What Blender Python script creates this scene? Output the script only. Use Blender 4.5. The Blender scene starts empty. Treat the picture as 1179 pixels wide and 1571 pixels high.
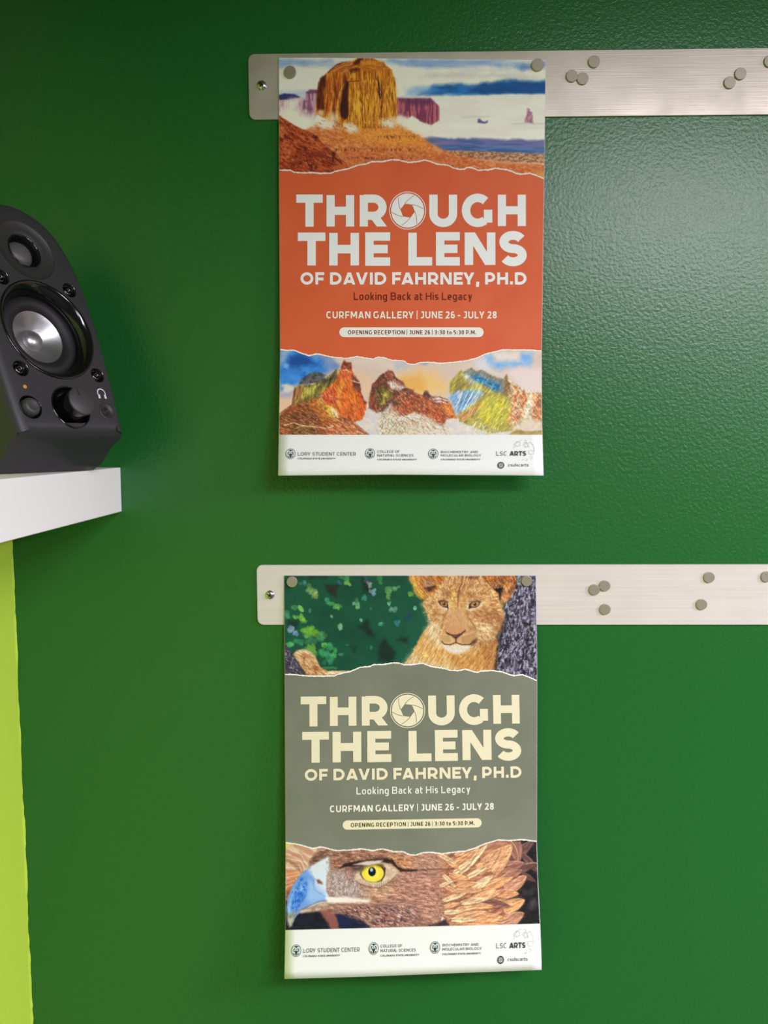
import bpy, bmesh, math
import numpy as np
from mathutils import Vector, Matrix

scene = bpy.context.scene
C = scene.collection

# ---------------------------------------------------------------- camera
W_PX, H_PX, F_PX = 1179, 1571, 1220.0
DIST, CAM_Z = 0.87, 1.70                       # lens to green wall, height of the lens
YAW = -math.atan2(604-589.5, F_PX); PITCH = -math.atan2(785.5-676, F_PX)
FWD = Vector((math.sin(YAW)*math.cos(PITCH), math.cos(YAW)*math.cos(PITCH), math.sin(PITCH)))
RGT = FWD.cross(Vector((0, 0, 1))).normalized(); UPV = RGT.cross(FWD)
CAM = Vector((0, -DIST, CAM_Z))
cam = bpy.data.cameras.new('camera'); cam_ob = bpy.data.objects.new('camera', cam); C.objects.link(cam_ob)
cam.sensor_fit = 'VERTICAL'; cam.sensor_height = 36.0; cam.lens = 36.0*F_PX/H_PX; cam.clip_start = .01
M = Matrix((RGT, UPV, -FWD)).transposed().to_4x4(); M.translation = CAM; cam_ob.matrix_world = M
scene.camera = cam_ob

# ---------------------------------------------------------------- light and exposure
world = bpy.data.worlds.new('world'); scene.world = world; world.use_nodes = True
world.node_tree.nodes['Background'].inputs[0].default_value = (1, .96, 1, 1)
world.node_tree.nodes['Background'].inputs[1].default_value = .03
def area(name, loc, target, sx, sy, power, col=(1, 1, 1), spread=math.pi):
    l = bpy.data.lights.new(name, 'AREA'); l.shape = 'RECTANGLE'; l.size = sx; l.size_y = sy; l.energy = power; l.color = col; l.spread = spread
    o = bpy.data.objects.new(name, l); C.objects.link(o); o.location = loc
    o.rotation_euler = (Vector(target)-Vector(loc)).to_track_quat('-Z', 'Y').to_euler()
    return o
# recessed ceiling luminaires of the room and an added fill at the side, all facing straight down
area('ceiling_lamp', (.8, -1.35, 2.33), (.8, -1.35, 0), .9, .45, 15, (.94, .885, 1.02))
area('ceiling_lamp_rear', (2.0, -2.9, 2.33), (2.0, -2.9, 0), .6, .6, 24, (.94, .885, 1.02))
area('side_fill_light', (2.5, -.95, 2.33), (2.5, -.95, 0), .6, .6, 48, (.94, .885, 1.02))  # added fill, brightens the shelf front and the lime wall
vs = scene.view_settings
vs.view_transform = 'Standard'; vs.look = 'None'; vs.gamma = 1; vs.use_curve_mapping = False; vs.exposure = 1.49
# ---------------------------------------------------------------- materials
def lin(c): return tuple(((v/255.)/12.92 if v/255. <= .04045 else ((v/255.+.055)/1.055)**2.4) for v in c)
def mat(name, col, rough=.5, metal=0., spec=.5, coat=0., emit=None):
    m = bpy.data.materials.new(name); m.use_nodes = True; b = m.node_tree.nodes['Principled BSDF']
    b.inputs['Base Color'].default_value = (*lin(col), 1); b.inputs['Roughness'].default_value = rough
    b.inputs['Metallic'].default_value = metal; b.inputs['Specular IOR Level'].default_value = spec
    b.inputs['Coat Weight'].default_value = coat
    if emit: b.inputs['Emission Color'].default_value = (*lin(emit[0]), 1); b.inputs['Emission Strength'].default_value = emit[1]
    return m
def node(m, t, **kw):
    n = m.node_tree.nodes.new(t)
    for k, v in kw.items():
        if k in n.inputs: n.inputs[k].default_value = v
        else: setattr(n, k, v)
    return n
def wire(m, a, ao, b, bi): m.node_tree.links.new(a.outputs[ao], b.inputs[bi])
def bsdf(m): return m.node_tree.nodes['Principled BSDF']
def noise_bump(m, scale, strength, dist, detail=2., stretch=None, rough=.5):
    tc = node(m, 'ShaderNodeTexCoord'); n = node(m, 'ShaderNodeTexNoise', Scale=scale, Detail=detail, Roughness=rough)
    if stretch:
        mp = node(m, 'ShaderNodeMapping'); mp.inputs['Scale'].default_value = stretch
        wire(m, tc, 'Object', mp, 'Vector'); wire(m, mp, 'Vector', n, 'Vector')
    else: wire(m, tc, 'Object', n, 'Vector')
    b = node(m, 'ShaderNodeBump', Strength=strength, Distance=dist); wire(m, n, 'Fac', b, 'Height')
    wire(m, b, 'Normal', bsdf(m), 'Normal'); return n, tc
def noise_color(m, scale, c1, c2, detail=3., stretch=None, lo=.35, hi=.65):
    tc = node(m, 'ShaderNodeTexCoord'); n = node(m, 'ShaderNodeTexNoise', Scale=scale, Detail=detail)
    mp = node(m, 'ShaderNodeMapping'); mp.inputs['Scale'].default_value = stretch or (1, 1, 1)
    wire(m, tc, 'Object', mp, 'Vector'); wire(m, mp, 'Vector', n, 'Vector')
    r = node(m, 'ShaderNodeValToRGB'); r.color_ramp.elements[0].position = lo; r.color_ramp.elements[1].position = hi
    r.color_ramp.elements[0].color = (*lin(c1), 1); r.color_ramp.elements[1].color = (*lin(c2), 1)
    wire(m, n, 'Fac', r, 'Fac'); wire(m, r, 'Color', bsdf(m), 'Base Color')

# ---------------------------------------------------------------- objects
def link(name, me, m, parent=None, smooth=False):
    if m: me.materials.append(m)
    o = bpy.data.objects.new(name, me); C.objects.link(o)
    if parent: o.parent = parent
    if smooth: me.polygons.foreach_set('use_smooth', [True]*len(me.polygons))
    return o
def face_out(me, name):
    # flat print faces the room
    if name in ('wall_left',): return
    bad = [p.index for p in me.polygons if p.normal.y > 0]
    if bad:
        bm = bmesh.new(); bm.from_mesh(me); bm.faces.ensure_lookup_table()
        bmesh.ops.reverse_faces(bm, faces=[bm.faces[i] for i in bad]); bm.to_mesh(me); bm.free(); me.update()
def from_py(name, v, f, m, parent=None, smooth=False):
    me = bpy.data.meshes.new(name); me.from_pydata([tuple(p) for p in v], [], f); me.update(); face_out(me, name); return link(name, me, m, parent, smooth)
def from_bm(name, bm, m, parent=None, smooth=False, recalc=True):
    if recalc: bmesh.ops.recalc_face_normals(bm, faces=bm.faces)
    me = bpy.data.meshes.new(name); bm.to_mesh(me); bm.free(); return link(name, me, m, parent, smooth)
def empty(name, loc, rz=0.):
    o = bpy.data.objects.new(name, None); C.objects.link(o); o.location = loc; o.rotation_euler = (0, 0, rz); o.empty_display_size = .02; return o
def tag(o, label, cat, group=None):
    o['label'] = label; o['category'] = cat
    if group: o['group'] = group
    return o
def structure(o): o['kind'] = 'structure'; return o
def box_bm(x0, x1, y0, y1, z0, z1, bev=0., seg=2):
    bm = bmesh.new(); bmesh.ops.create_cube(bm, size=1)
    for v in bm.verts: v.co = ((x0+x1)/2+v.co.x*(x1-x0), (y0+y1)/2+v.co.y*(y1-y0), (z0+z1)/2+v.co.z*(z1-z0))
    if bev: bmesh.ops.bevel(bm, geom=bm.edges[:], offset=bev, segments=seg, profile=.5, affect='EDGES')
    return bm

def px_ray(x, y): return RGT*((x-589.5)/F_PX)+UPV*((785.5-y)/F_PX)+FWD
def on_wall(x, y, off=0.):
    """the point of the plane `off` in front of the green wall that the photograph shows at (x, y)"""
    d = px_ray(x, y); return CAM+d*((DIST-off)/d.y)
# ================================================================ the room
GREEN = mat('green_wall_paint', (30, 101, 41), .28, 0, .5)
_n, _tc = noise_bump(GREEN, 260, .42, .0012, 3, None, .6)
LIME = mat('lime_wall_paint', (196, 226, 72), .5); noise_bump(LIME, 240, .25, .001)
CEIL = mat('white_ceiling', (120, 120, 120), .9); FLOOR = mat('grey_carpet', (70, 68, 66), .95); noise_bump(FLOOR, 400, .4, .003)
XL, XR, YB, ZT = -.4227, 3.2, -4.2, 2.36
structure(from_bm('wall_front', box_bm(XL-.1, XR, 0, .1, 0, ZT), GREEN))
structure(from_bm('floor', box_bm(XL-.1, XR, YB, .1, -.1, 0), FLOOR))
structure(from_bm('ceiling', box_bm(XL-.1, XR, YB, .1, ZT, ZT+.1), CEIL))
# lime side wall; its paint meets the green in a hand-cut, slightly wavering line
v = []; f = []; rr = np.random.default_rng(5); zz = np.linspace(0, ZT, 420); wob = 0.
for i, z in enumerate(zz):
    wob = wob*.8+rr.normal(0, .00032)
    for y, x in ((-.0002, XL+wob+.0004), (-.004, XL), (YB, XL)): v.append((x, y, z))
for i in range(len(zz)-1):
    for j in range(2): a = i*3+j; f.append((a, a+1, a+4, a+3))
n0 = len(v); v += [(XL-.1, 0, 0), (XL-.1, 0, ZT), (XL-.1, YB, 0), (XL-.1, YB, ZT)]
f += [(n0, n0+2, n0+3, n0+1)]
structure(from_py('wall_left', v, f, LIME))

# ================================================================ white wall shelf
WHITE = mat('white_shelf_laminate', (248, 246, 238), .5)
noise_bump(WHITE, 300, .15, .0006)
SH_TOP, SH_BOT, SH_X = CAM_Z-.0293, CAM_Z-.0778, -.2995
shelf = tag(from_bm('wall_shelf', box_bm(XL+.0005, SH_X, -.56, -.0005, SH_BOT, SH_TOP, .0007), WHITE),
            'thick white wall shelf holding the black loudspeaker', 'shelf')

# ================================================================ metal rails
def rail_material(name, c1, c2, stretch, metal):
    m = mat(name, (190, 186, 178), .45, metal); b = bsdf(m)
    noise_color(m, 1., c1, c2, 4, stretch, .3, .7)
    noise_bump(m, 1., .10, .0006, 3, (14, 400, 900))
    tc = node(m, 'ShaderNodeTexCoord'); n = node(m, 'ShaderNodeTexNoise', Scale=26., Detail=4.); wire(m, tc, 'Object', n, 'Vector')
    r = node(m, 'ShaderNodeMapRange'); r.inputs['From Min'].default_value = .35; r.inputs['From Max'].default_value = .7
    r.inputs['To Min'].default_value = .36; r.inputs['To Max'].default_value = .5
    wire(m, n, 'Fac', r, 'Value'); wire(m, r, 'Result', b, 'Roughness'); b.inputs['Anisotropic'].default_value = .4
    return m
RAIL_A = rail_material('smudged_steel', (190, 182, 166), (206, 198, 184), (9, 9, 14), .62)
RAIL_B = rail_material('brushed_steel', (220, 210, 203), (230, 221, 215), (5, 5, 420), .12)
SCREW = mat('bright_screw', (205, 205, 200), .25, 1.); DARK = mat('dark_recess', (22, 22, 22), .6)
RAIL_T = .0025
def rail(tl, bl, x_end, slope, m, label):
    a, b = on_wall(*tl, RAIL_T), on_wall(*bl, RAIL_T); h = a.z-b.z; x0 = (a.x+b.x)/2; L = x_end-x0; r = .0062
    o = empty('magnetic_rail', (x0, 0, b.z)); o.rotation_euler = (0, -math.atan(slope), 0)
    pts = []
    for cx, cz, a0 in ((r, r, 180), (L-r, r, 270), (L-r, h-r, 0), (r, h-r, 90)):
        for k in range(9): t = math.radians(a0+k*90/8); pts.append((cx+r*math.cos(t), cz+r*math.sin(t)))
    bm = bmesh.new(); fr = [bm.verts.new((x, -RAIL_T, z)) for x, z in pts]; bk = [bm.verts.new((x, -.0001, z)) for x, z in pts]; n = len(pts)
    ff = bm.faces.new(fr); bm.faces.new(bk[::-1])
    for i in range(n): bm.faces.new((fr[i], bk[i], bk[(i+1) % n], fr[(i+1) % n]))
    bmesh.ops.bevel(bm, geom=list(ff.edges), offset=.0005, segments=2, affect='EDGES')
    from_bm('plate', bm, m, o)
    return tag(o, label, 'metal rail')
railA = rail((382, 83), (382.5, 183.5), .93, .0053, RAIL_A, 'upper bare metal strip on the green wall, behind the orange poster')
railB = rail((395, 867), (395, 958.5), .93, .0030, RAIL_B, 'lower bare metal strip on the green wall, behind the olive green poster')
def lathe(prof, seg=40, cap=True):
    """profile of (radius, y) revolved about the y axis"""
    bm = bmesh.new(); rings = []
    for r, y in prof:
        if r < 1e-7: rings.append([bm.verts.new((0, y, 0))]*seg)
        else: rings.append([bm.verts.new((r*math.cos(2*math.pi*k/seg), y, r*math.sin(2*math.pi*k/seg))) for k in range(seg)])
    for A, B in zip(rings, rings[1:]):
        for k in range(seg):
            q = []
            for w in (A[k], A[(k+1) % seg], B[(k+1) % seg], B[k]):
                if w not in q: q.append(w)
            if len(q) > 2: bm.faces.new(q)
    return bm
def rail_screw(rail_ob, x, y):
    p = on_wall(x, y, RAIL_T)
    rinv = Matrix.Rotation(-rail_ob.rotation_euler.y, 3, 'Y'); q = rinv @ (p-rail_ob.location)
    R = .0046
    hd = from_bm('screw_head', lathe([(R+.0006, 0), (R, -.0006), (R*.86, -.0017), (R*.5, -.0022), (0, -.0024)]), SCREW, rail_ob, True)
    hd.location = (q.x, -RAIL_T, q.z); hd.rotation_euler = (0, .5, 0)
    bm = bmesh.new()
    for s in (0, 1):
        b2 = box_bm(-.0027, .0027, -.0028, -.0010, -.0006, .0006); me = bpy.data.meshes.new('t'); b2.to_mesh(me); b2.free()
        if s: me.transform(Matrix.Rotation(math.pi/2, 4, 'Y'))
        bm.from_mesh(me); bpy.data.meshes.remove(me)
    from_bm('cross_slot', bm, DARK, hd)
rail_screw(railA, 401.5, 131); rail_screw(railB, 414, 913)
# ================================================================ loudspeaker
PLASTIC = mat('dark_grey_plastic', (50, 50, 51), .45, 0, .38); noise_bump(PLASTIC, 1400, .06, .0003)
PLATE = mat('soft_black_plate', (44, 44, 42), .5); GLOSS = mat('glossy_black', (16, 16, 17), .12, 0, .6)
RUBBER = mat('black_rubber', (24, 24, 24), .6); SILVER = mat('spun_silver_cone', (168, 168, 166), .34, .85)
noise_bump(SILVER, 1, .12, .0004, 2, (200, 60, 2400)); DOME = mat('grey_dome', (84, 84, 82), .45)
KNOB = mat('knob_grey', (58, 58, 58), .5); LED = mat('amber_light', (190, 130, 60), .4, emit=((255, 150, 40), .03)); INK = mat('white_ink', (222, 222, 222), .5)
K = 1.0909e-3                                      # one baffle unit in metres
AZ, LEAN = math.radians(28), math.radians(20)
c0 = CAM+px_ray(71, 507)*.72                       # centre of the woofer rim
ex = Vector((math.sin(AZ), math.cos(AZ), 0)); ey = Vector((-math.cos(AZ), math.sin(AZ), 0))
S0 = 1.5*K
# root: under the lip of the baffle, on the shelf, on the axis
TLIP = -89.
lip = c0+ex*(S0)+(Vector((0, 0, 1))*math.cos(LEAN)+ey*math.sin(LEAN))*(TLIP*K)
spk = empty('loudspeaker', (lip.x, lip.y, SH_TOP), math.radians(90-28))
tag(spk, 'black desktop loudspeaker standing on the end of the white shelf', 'loudspeaker')
LIPZ = lip.z-SH_TOP
def bf(s, t, d=0.):
    """baffle coordinates (right, up, into the body; units) to the speaker's own frame"""
    t = (t-TLIP)*K; d = d*K; return Vector((s*K, t*math.sin(LEAN)+d*math.cos(LEAN), LIPZ+t*math.cos(LEAN)-d*math.sin(LEAN)))
half = [(-89, 53), (-70, 55), (-22, 57.5), (13, 57.2), (40, 56), (58, 54), (76, 49.5), (90, 43.5), (101, 36), (109, 26.5), (114, 15), (116, 7)]
def dense(h, n=6):
    out = []
    for i in range(len(h)-1):
        p0 = h[max(0, i-1)]; p1 = h[i]; p2 = h[i+1]; p3 = h[min(len(h)-1, i+2)]
        for k in range(n):
            u = k/n; out.append(tuple(.5*((2*b)+(c-a)*u+(2*a-5*b+4*c-d)*u*u+(3*b-a-3*c+d)*u**3) for a, b, c, d in zip(p0, p1, p2, p3)))
    return out+[h[-1]]
hd_ = dense(half)
outl = [(w, t) for t, w in hd_]+[(0, 116.6)]+[(-w, t) for t, w in hd_[::-1]]
nb = 14; outl += [(-53+106*k/nb, -89) for k in range(1, nb)]
def shrink(pts, ins, dt=0., tbot=None, ttop=None, ks=1.):
    """move the outline in by `ins`; optionally remap its bottom and top"""
    n = len(pts); out = []
    for i in range(n):
        a, b, c = Vector(pts[i-1]), Vector(pts[i]), Vector(pts[(i+1) % n])
        d1, d2 = (b-a).normalized(), (c-b).normalized(); t = (d1+d2).normalized()
        nrm = Vector((-t.y, t.x)); k = ins/max(.5, nrm.dot(Vector((-d1.y, d1.x))))
        out.append(b+nrm*k)
    if tbot is not None:
        lo = min(p.y for p in out); hi = max(p.y for p in out)
        tt = hi if ttop is None else ttop
        out = [Vector((p.x*ks, tbot+(p.y-lo)/(hi-lo)*(tt-tbot))) for p in out]
    return out
def bot_t(d, z):                                   # baffle coordinate whose point at depth d has height z (metres)
    return TLIP+((z-LIPZ+d*K*math.sin(LEAN))/math.cos(LEAN))/K
body = bmesh.new()
layers = [(0, shrink(outl, 9, tbot=TLIP+1.2)), (.7, shrink(outl, 6, tbot=TLIP+.5)), (2.4, shrink(outl, 3, tbot=TLIP)), (5, shrink(outl, 1, tbot=TLIP-1)), (8, shrink(outl, 0, tbot=bot_t(8, LIPZ-.006)))]
for d, z, tp, ks in ((20, LIPZ-.0135, 116, .99), (34, .0095, 113.5, .965), (37, .0066, 113, .955), (47, .0004, 109, .92), (62, .0004, 102, .86), (80, .0004, 84, .78), (90, .0004, 66, .7)):
    layers.append((d, shrink(outl, 0, tbot=bot_t(d, z), ttop=tp, ks=ks)))
rings = [[body.verts.new(bf(p.x if hasattr(p, 'x') else p[0], p.y, d)) for p in L] for d, L in layers]
n = len(outl)
for A_, B_ in zip(rings, rings[1:]):
    for i in range(n): body.faces.new((A_[i], A_[(i+1) % n], B_[(i+1) % n], B_[i]))
body.faces.new(rings[-1])
# flat baffle with its openings
HOLES = [(1.5, 1, 43.5), (1.5, 73, 27.), (1.5, -67.6, 18.2), (-37.5, -69, 9.6), (38, -70, 7.4), (-36.5, -36.5, 6.6), (39.5, -36.5, 6.6), (-30.5, 42.5, 6.6), (35.5, 42.5, 6.6)]
edges = [e for e in (body.edges.get((rings[0][i], rings[0][(i+1) % n])) for i in range(n)) if e]
hole_edges = []
for s, t, r in HOLES:
    vs_ = [body.verts.new(bf(s+r*math.cos(2*math.pi*k/40), t+r*math.sin(2*math.pi*k/40))) for k in range(40)]
    hole_edges += [body.edges.new((vs_[k], vs_[(k+1) % 40])) for k in range(40)]
bmesh.ops.triangle_fill(body, use_beauty=True, use_dissolve=False, edges=edges+hole_edges)
cab = from_bm('cabinet', body, PLASTIC, spk, True)
em = cab.modifiers.new('es', 'EDGE_SPLIT'); em.split_angle = math.radians(34)
def turned(name, s, t, prof, m, parent=None, seg=48):
    """a turned part let into the baffle; profile of (radius, depth)"""
    bm = lathe([(r, d) for r, d in prof], seg)
    for v_ in bm.verts: v_.co = bf(s+v_.co.x, t+v_.co.z, v_.co.y)
    return from_bm(name, bm, m, parent or spk, True)
wf = turned('woofer', 1.5, 1, [(44.2, .2), (44.0, -.7), (43, -1), (41.5, -.4), (39, 2), (36.5, 6), (35.2, 9.5), (34.6, 12.5)], GLOSS)
turned('surround', 1.5, 1, [(34.8, 12), (33.5, 11.2), (31.5, 10), (28, 10.2), (25.4, 12), (23.6, 14), (23, 15.2)], RUBBER, wf)
turned('cone', 1.5, 1, [(23.4, 14.6), (23, 14.8), (19, 17.2), (14, 20.6), (9, 23.2)], SILVER, wf)
turned('dust_cap', 1.5, 1, [(9.6, 22.9), (9.2, 21.6), (7.6, 19.6), (5, 18), (2.4, 17.2), (0, 17)], SILVER, wf)
tw = turned('tweeter', 1.5, 73, [(27.2, 0), (26.6, .5), (26, 1.0), (20, 1.6), (15.4, 2), (14.6, 2.6)], PLATE)
turned('ring', 1.5, 73, [(15.2, 1.8), (14.6, 1.4), (13.8, 2.6), (13.2, 6), (12.8, 10), (11.2, 10.5)], GLOSS, tw)
turned('dome', 1.5, 73, [(11.6, 10.6), (11.2, 8.6), (9.6, 6.4), (7, 4.8), (3.6, 3.9), (0, 3.7)], DOME, tw)
for s, t in ((-36.5, -36.5), (39.5, -36.5), (-30.5, 42.5), (35.5, 42.5)):
    sc = turned('screw', s, t, [(6.8, -.1), (6.2, .2), (5.8, 1.2), (5.6, 3.2), (4.6, 3.2)], GLOSS)
    turned('screw_head', s, t, [(4.8, 3.3), (4.4, 2.2), (3.2, 1.3), (1.5, .9), (1.3, 2.4), (0, 2.6)], mat('screw_steel', (70, 70, 70), .25, 1.) if 'screw_steel' not in bpy.data.materials else bpy.data.materials['screw_steel'], sc, 24)
bt = turned('power_button', -37.5, -69, [(9.8, -.2), (9.2, .2), (8.9, 3), (8.8, 7), (5, 7)], GLOSS)
turned('button_cap', -37.5, -69, [(7.6, 7), (7.4, -1), (6.4, -3), (4.4, -4), (3.4, -3.6), (0, -3.2)], KNOB, bt)
turned('power_light', -37.5, -52, [(1.7, .2), (1.6, -.4), (1.0, -.7), (0, -.8)], LED, None, 20)
kb = turned('volume_knob', 1.5, -67.6, [(18.6, -.2), (18.0, -.8), (17.4, -.3), (16.9, 2), (16.5, 6), (13, 7)], GLOSS)
turned('knob_cap', 1.5, -67.6, [(12.4, 7), (12.2, -4), (12.1, -13)], GLOSS, kb)  # gloss black side, its turned-away shade put into the colour
turned('knob_face', 1.5, -67.6, [(12.1, -13), (12.0, -14), (11.3, -14.6), (0, -14.8)], KNOB, kb)
def baffle_strip(name, pts, w, m, d, parent):
    V_ = []; F_ = []
    for i, p in enumerate(pts):
        a = Vector(pts[max(0, i-1)]); b = Vector(pts[min(len(pts)-1, i+1)]); t = (b-a).normalized(); q = Vector((-t.y, t.x))*w/2
        V_ += [bf(p[0]+q.x, p[1]+q.y, d), bf(p[0]-q.x, p[1]-q.y, d)]
        if i: k = 2*i; F_.append((k-2, k-1, k+1, k))
    return from_py(name, V_, F_, m, parent)
baffle_strip('pointer_mark', [(1.5-2.5, -67.6+10), (1.5-1.2, -67.6+4.5)], 1.2, DARK, -14.95, kb)
jk = turned('headphone_jack', 38, -70, [(7.6, -.3), (7, -.7), (6.2, -.5), (5.6, .1), (3.4, .1), (3.1, .6)], PLATE)
turned('socket', 38, -70, [(3.5, 0), (3.2, -.4), (2.4, -.3), (2.1, 4), (0, 4)], DARK, jk, 28)
arc = [(38+4.1*math.cos(math.radians(a)), -53.5+4.1*math.sin(math.radians(a))) for a in range(-30, 211, 12)]
baffle_strip('headphone_symbol', arc, .9, INK, -.12, spk)
for s in (-1, 1): baffle_strip('headphone_symbol', [(38+s*3.3, -54.5), (38+s*3.3, -58.2)], 2.0, INK, -.12, spk)
# ---------------------------------------------------------------- print painter
# The four pictures printed on the posters are painted here, stroke by stroke, and
# become the colour of the (flat) photo prints.
SS = 1.5
class Art:
    def __init__(self, x0, y0, x1, y1, base, seed=1):
        self.x0, self.y0, self.x1, self.y1 = x0, y0, x1, y1
        self.w = int(round((x1-x0)*SS))+1; self.h = int(round((y1-y0)*SS))+1
        self.X, self.Y = np.meshgrid(np.linspace(x0, x1, self.w), np.linspace(y0, y1, self.h))
        self.c = np.empty((self.h, self.w, 3)); self.c[:] = np.array(base)/255.
        self.rng = np.random.default_rng(seed)
    def noise(self, sx, sy, seed=0, octv=3, ang=0., X=None, Y=None):
        X = self.X if X is None else X; Y = self.Y if Y is None else Y
        ca, sa = math.cos(ang), math.sin(ang)
        U = (X*ca+Y*sa)/sx+37.1; V = (-X*sa+Y*ca)/sy+53.7
        out = 0; amp = 1.; tot = 0
        for o in range(octv):
            g = np.random.default_rng(seed*17+o).random((64, 64))
            iu = np.floor(U).astype(int); iv = np.floor(V).astype(int)
            fu = U-iu; fv = V-iv; fu = fu*fu*(3-2*fu); fv = fv*fv*(3-2*fv)
            a, b, c_, d = iu % 64, (iu+1) % 64, iv % 64, (iv+1) % 64
            out = out+amp*((g[c_, a]*(1-fu)+g[c_, b]*fu)*(1-fv)+(g[d, a]*(1-fu)+g[d, b]*fu)*fv)
            tot += amp; amp *= .55; U = U*2.03+5; V = V*2.03+9
        return out/tot
    def box(self, xa, ya, xb, yb, m):
        i0 = max(0, int((ya-m-self.y0)*SS)); i1 = min(self.h, int((yb+m-self.y0)*SS)+2)
        j0 = max(0, int((xa-m-self.x0)*SS)); j1 = min(self.w, int((xb+m-self.x0)*SS)+2)
        return slice(i0, max(i0, i1)), slice(j0, max(j0, j1))
    def mix(self, sl, a, col):
        col = np.asarray(col, float)
        if col.ndim == 1: col = col/255.
        self.c[sl] = self.c[sl]*(1-a[..., None])+col*a[..., None]
    def sd(self, pts, X, Y):
        p = np.asarray(pts, float); q = np.roll(p, -1, 0)
        d = np.full(X.shape, 1e18); ins = np.zeros(X.shape, bool)
        for (ax, ay), (bx, by) in zip(p, q):
            ex, ey = bx-ax, by-ay; L = ex*ex+ey*ey+1e-12
            t = np.clip(((X-ax)*ex+(Y-ay)*ey)/L, 0, 1)
            d = np.minimum(d, (X-ax-t*ex)**2+(Y-ay-t*ey)**2)
            if by != ay: ins ^= ((ay > Y) != (by > Y)) & (X < (bx-ax)*(Y-ay)/(by-ay)+ax)
        return np.where(ins, -1, 1)*np.sqrt(d)
    def poly(self, pts, col, soft=1., rag=0., rs=4., alpha=1., col2=None, n=None, seed=3):
        """n=(sx,sy,ang,contrast): the fill runs between col and col2 along a noise"""
        p = np.asarray(pts, float)
        sl = self.box(p[:, 0].min(), p[:, 1].min(), p[:, 0].max(), p[:, 1].max(), soft+rag+1)
        X, Y = self.X[sl], self.Y[sl]
        if X.size == 0: return
        d = self.sd(p, X, Y)
        if rag: d = d+(self.noise(rs, rs, seed, 3, 0, X, Y)-.5)*2*rag
        a = np.clip(.5-d/max(soft, .3)*.5, 0, 1); a = a*a*(3-2*a)*alpha
        C = np.array(col)/255.
        if col2 is not None:
            sx, sy, ang, k = n or (6, 6, 0, 1.5)
            t = np.clip((self.noise(sx, sy, seed+5, 4, ang, X, Y)-.5)*2*k+.5, 0, 1)[..., None]
            C = C*(1-t)+np.array(col2)/255.*t
        self.mix(sl, a, np.broadcast_to(C, X.shape+(3,)))
    def ell(self, cx, cy, rx, ry, col, ang=0., soft=.3, alpha=1., rag=0., rs=5., seed=2):
        m = max(rx, ry)*(1+soft)+1
        sl = self.box(cx-m, cy-m, cx+m, cy+m, 1); X, Y = self.X[sl]-cx, self.Y[sl]-cy
        if X.size == 0: return
        ca, sa = math.cos(ang), math.sin(ang)
        d = np.sqrt(((X*ca+Y*sa)/rx)**2+((-X*sa+Y*ca)/ry)**2)
        if rag: d = d+(self.noise(rs, rs, seed, 3, 0, self.X[sl], self.Y[sl])-.5)*2*rag
        a = np.clip((1+soft-d)/(2*soft), 0, 1); a = a*a*(3-2*a)*alpha
        self.mix(sl, a, col)
    def line(self, pts, w, col, soft=.8, alpha=1., w2=None):
        p = np.asarray(pts, float); w2 = w if w2 is None else w2
        sl = self.box(p[:, 0].min(), p[:, 1].min(), p[:, 0].max(), p[:, 1].max(), max(w, w2)+soft+1)
        X, Y = self.X[sl], self.Y[sl]
        if X.size == 0: return
        best = np.full(X.shape, 1e9); n = len(p)-1
        for i in range(n):
            (ax, ay), (bx, by) = p[i], p[i+1]; ex, ey = bx-ax, by-ay
            t = np.clip(((X-ax)*ex+(Y-ay)*ey)/(ex*ex+ey*ey+1e-12), 0, 1)
            ww = w+(w2-w)*(i+t)/n
            best = np.minimum(best, np.hypot(X-ax-t*ex, Y-ay-t*ey)-ww/2)
        self.mix(sl, np.clip(.5-best/soft, 0, 1)*alpha, col)
    def fur(self, n, pts, ang, L, w, jit=.25, spread=.3, pal=None, alpha=.7, curve=.3, warm=0., dense=1.0, fine=.7):
        """n hairs inside the polygon; each takes the colour under its root, a little lighter or darker"""
        p = np.asarray(pts, float); r = self.rng; n = int(n*dense); w = w*fine
        xs = r.uniform(p[:, 0].min(), p[:, 0].max(), n); ys = r.uniform(p[:, 1].min(), p[:, 1].max(), n)
        ok = self.sd(p, xs, ys) < 0
        for x, y in zip(xs[ok], ys[ok]):
            i = min(self.h-1, max(0, int((y-self.y0)*SS))); j = min(self.w-1, max(0, int((x-self.x0)*SS)))
            if pal is None:
                f = 1+r.uniform(-jit, jit); c = np.clip(self.c[i, j]*f*np.array([1, 1-warm*(1-f), 1-warm*(1-f)]), 0, 1)*255
            else: c = np.array(pal[r.integers(len(pal))])*(1+r.uniform(-jit, jit)*.5)
            a = (ang(x, y) if callable(ang) else ang)+r.normal(0, spread); l = L*r.uniform(.6, 1.3)
            k = r.normal(0, curve)
            q = [(x, y), (x+math.cos(a)*l*.5, y+math.sin(a)*l*.5), (x+math.cos(a)*l*.5+math.cos(a+k)*l*.5, y+math.sin(a)*l*.5+math.sin(a+k)*l*.5)]
            self.line(q, w, np.clip(c, 0, 255), .7, alpha, w*.3)
    def _area(self, pts, soft):
        p = np.asarray(pts, float); sl = self.box(p[:, 0].min(), p[:, 1].min(), p[:, 0].max(), p[:, 1].max(), soft+1)
        X, Y = self.X[sl], self.Y[sl]; a = np.clip(.5-self.sd(p, X, Y)/soft*.5, 0, 1); return sl, X, Y, a
    def _grainfield(self, X, Y, sx, sy, ang, polar, seed):
        if polar:                                           # streaks radiating from a centre
            dx, dy = X-polar[0], Y-polar[1]; r = np.hypot(dx, dy)
            return self.noise(sy, sx, seed, 3, 0, np.arctan2(dy, dx)*24, r)
        return self.noise(sx, sy, seed, 3, ang, X, Y)
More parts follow.
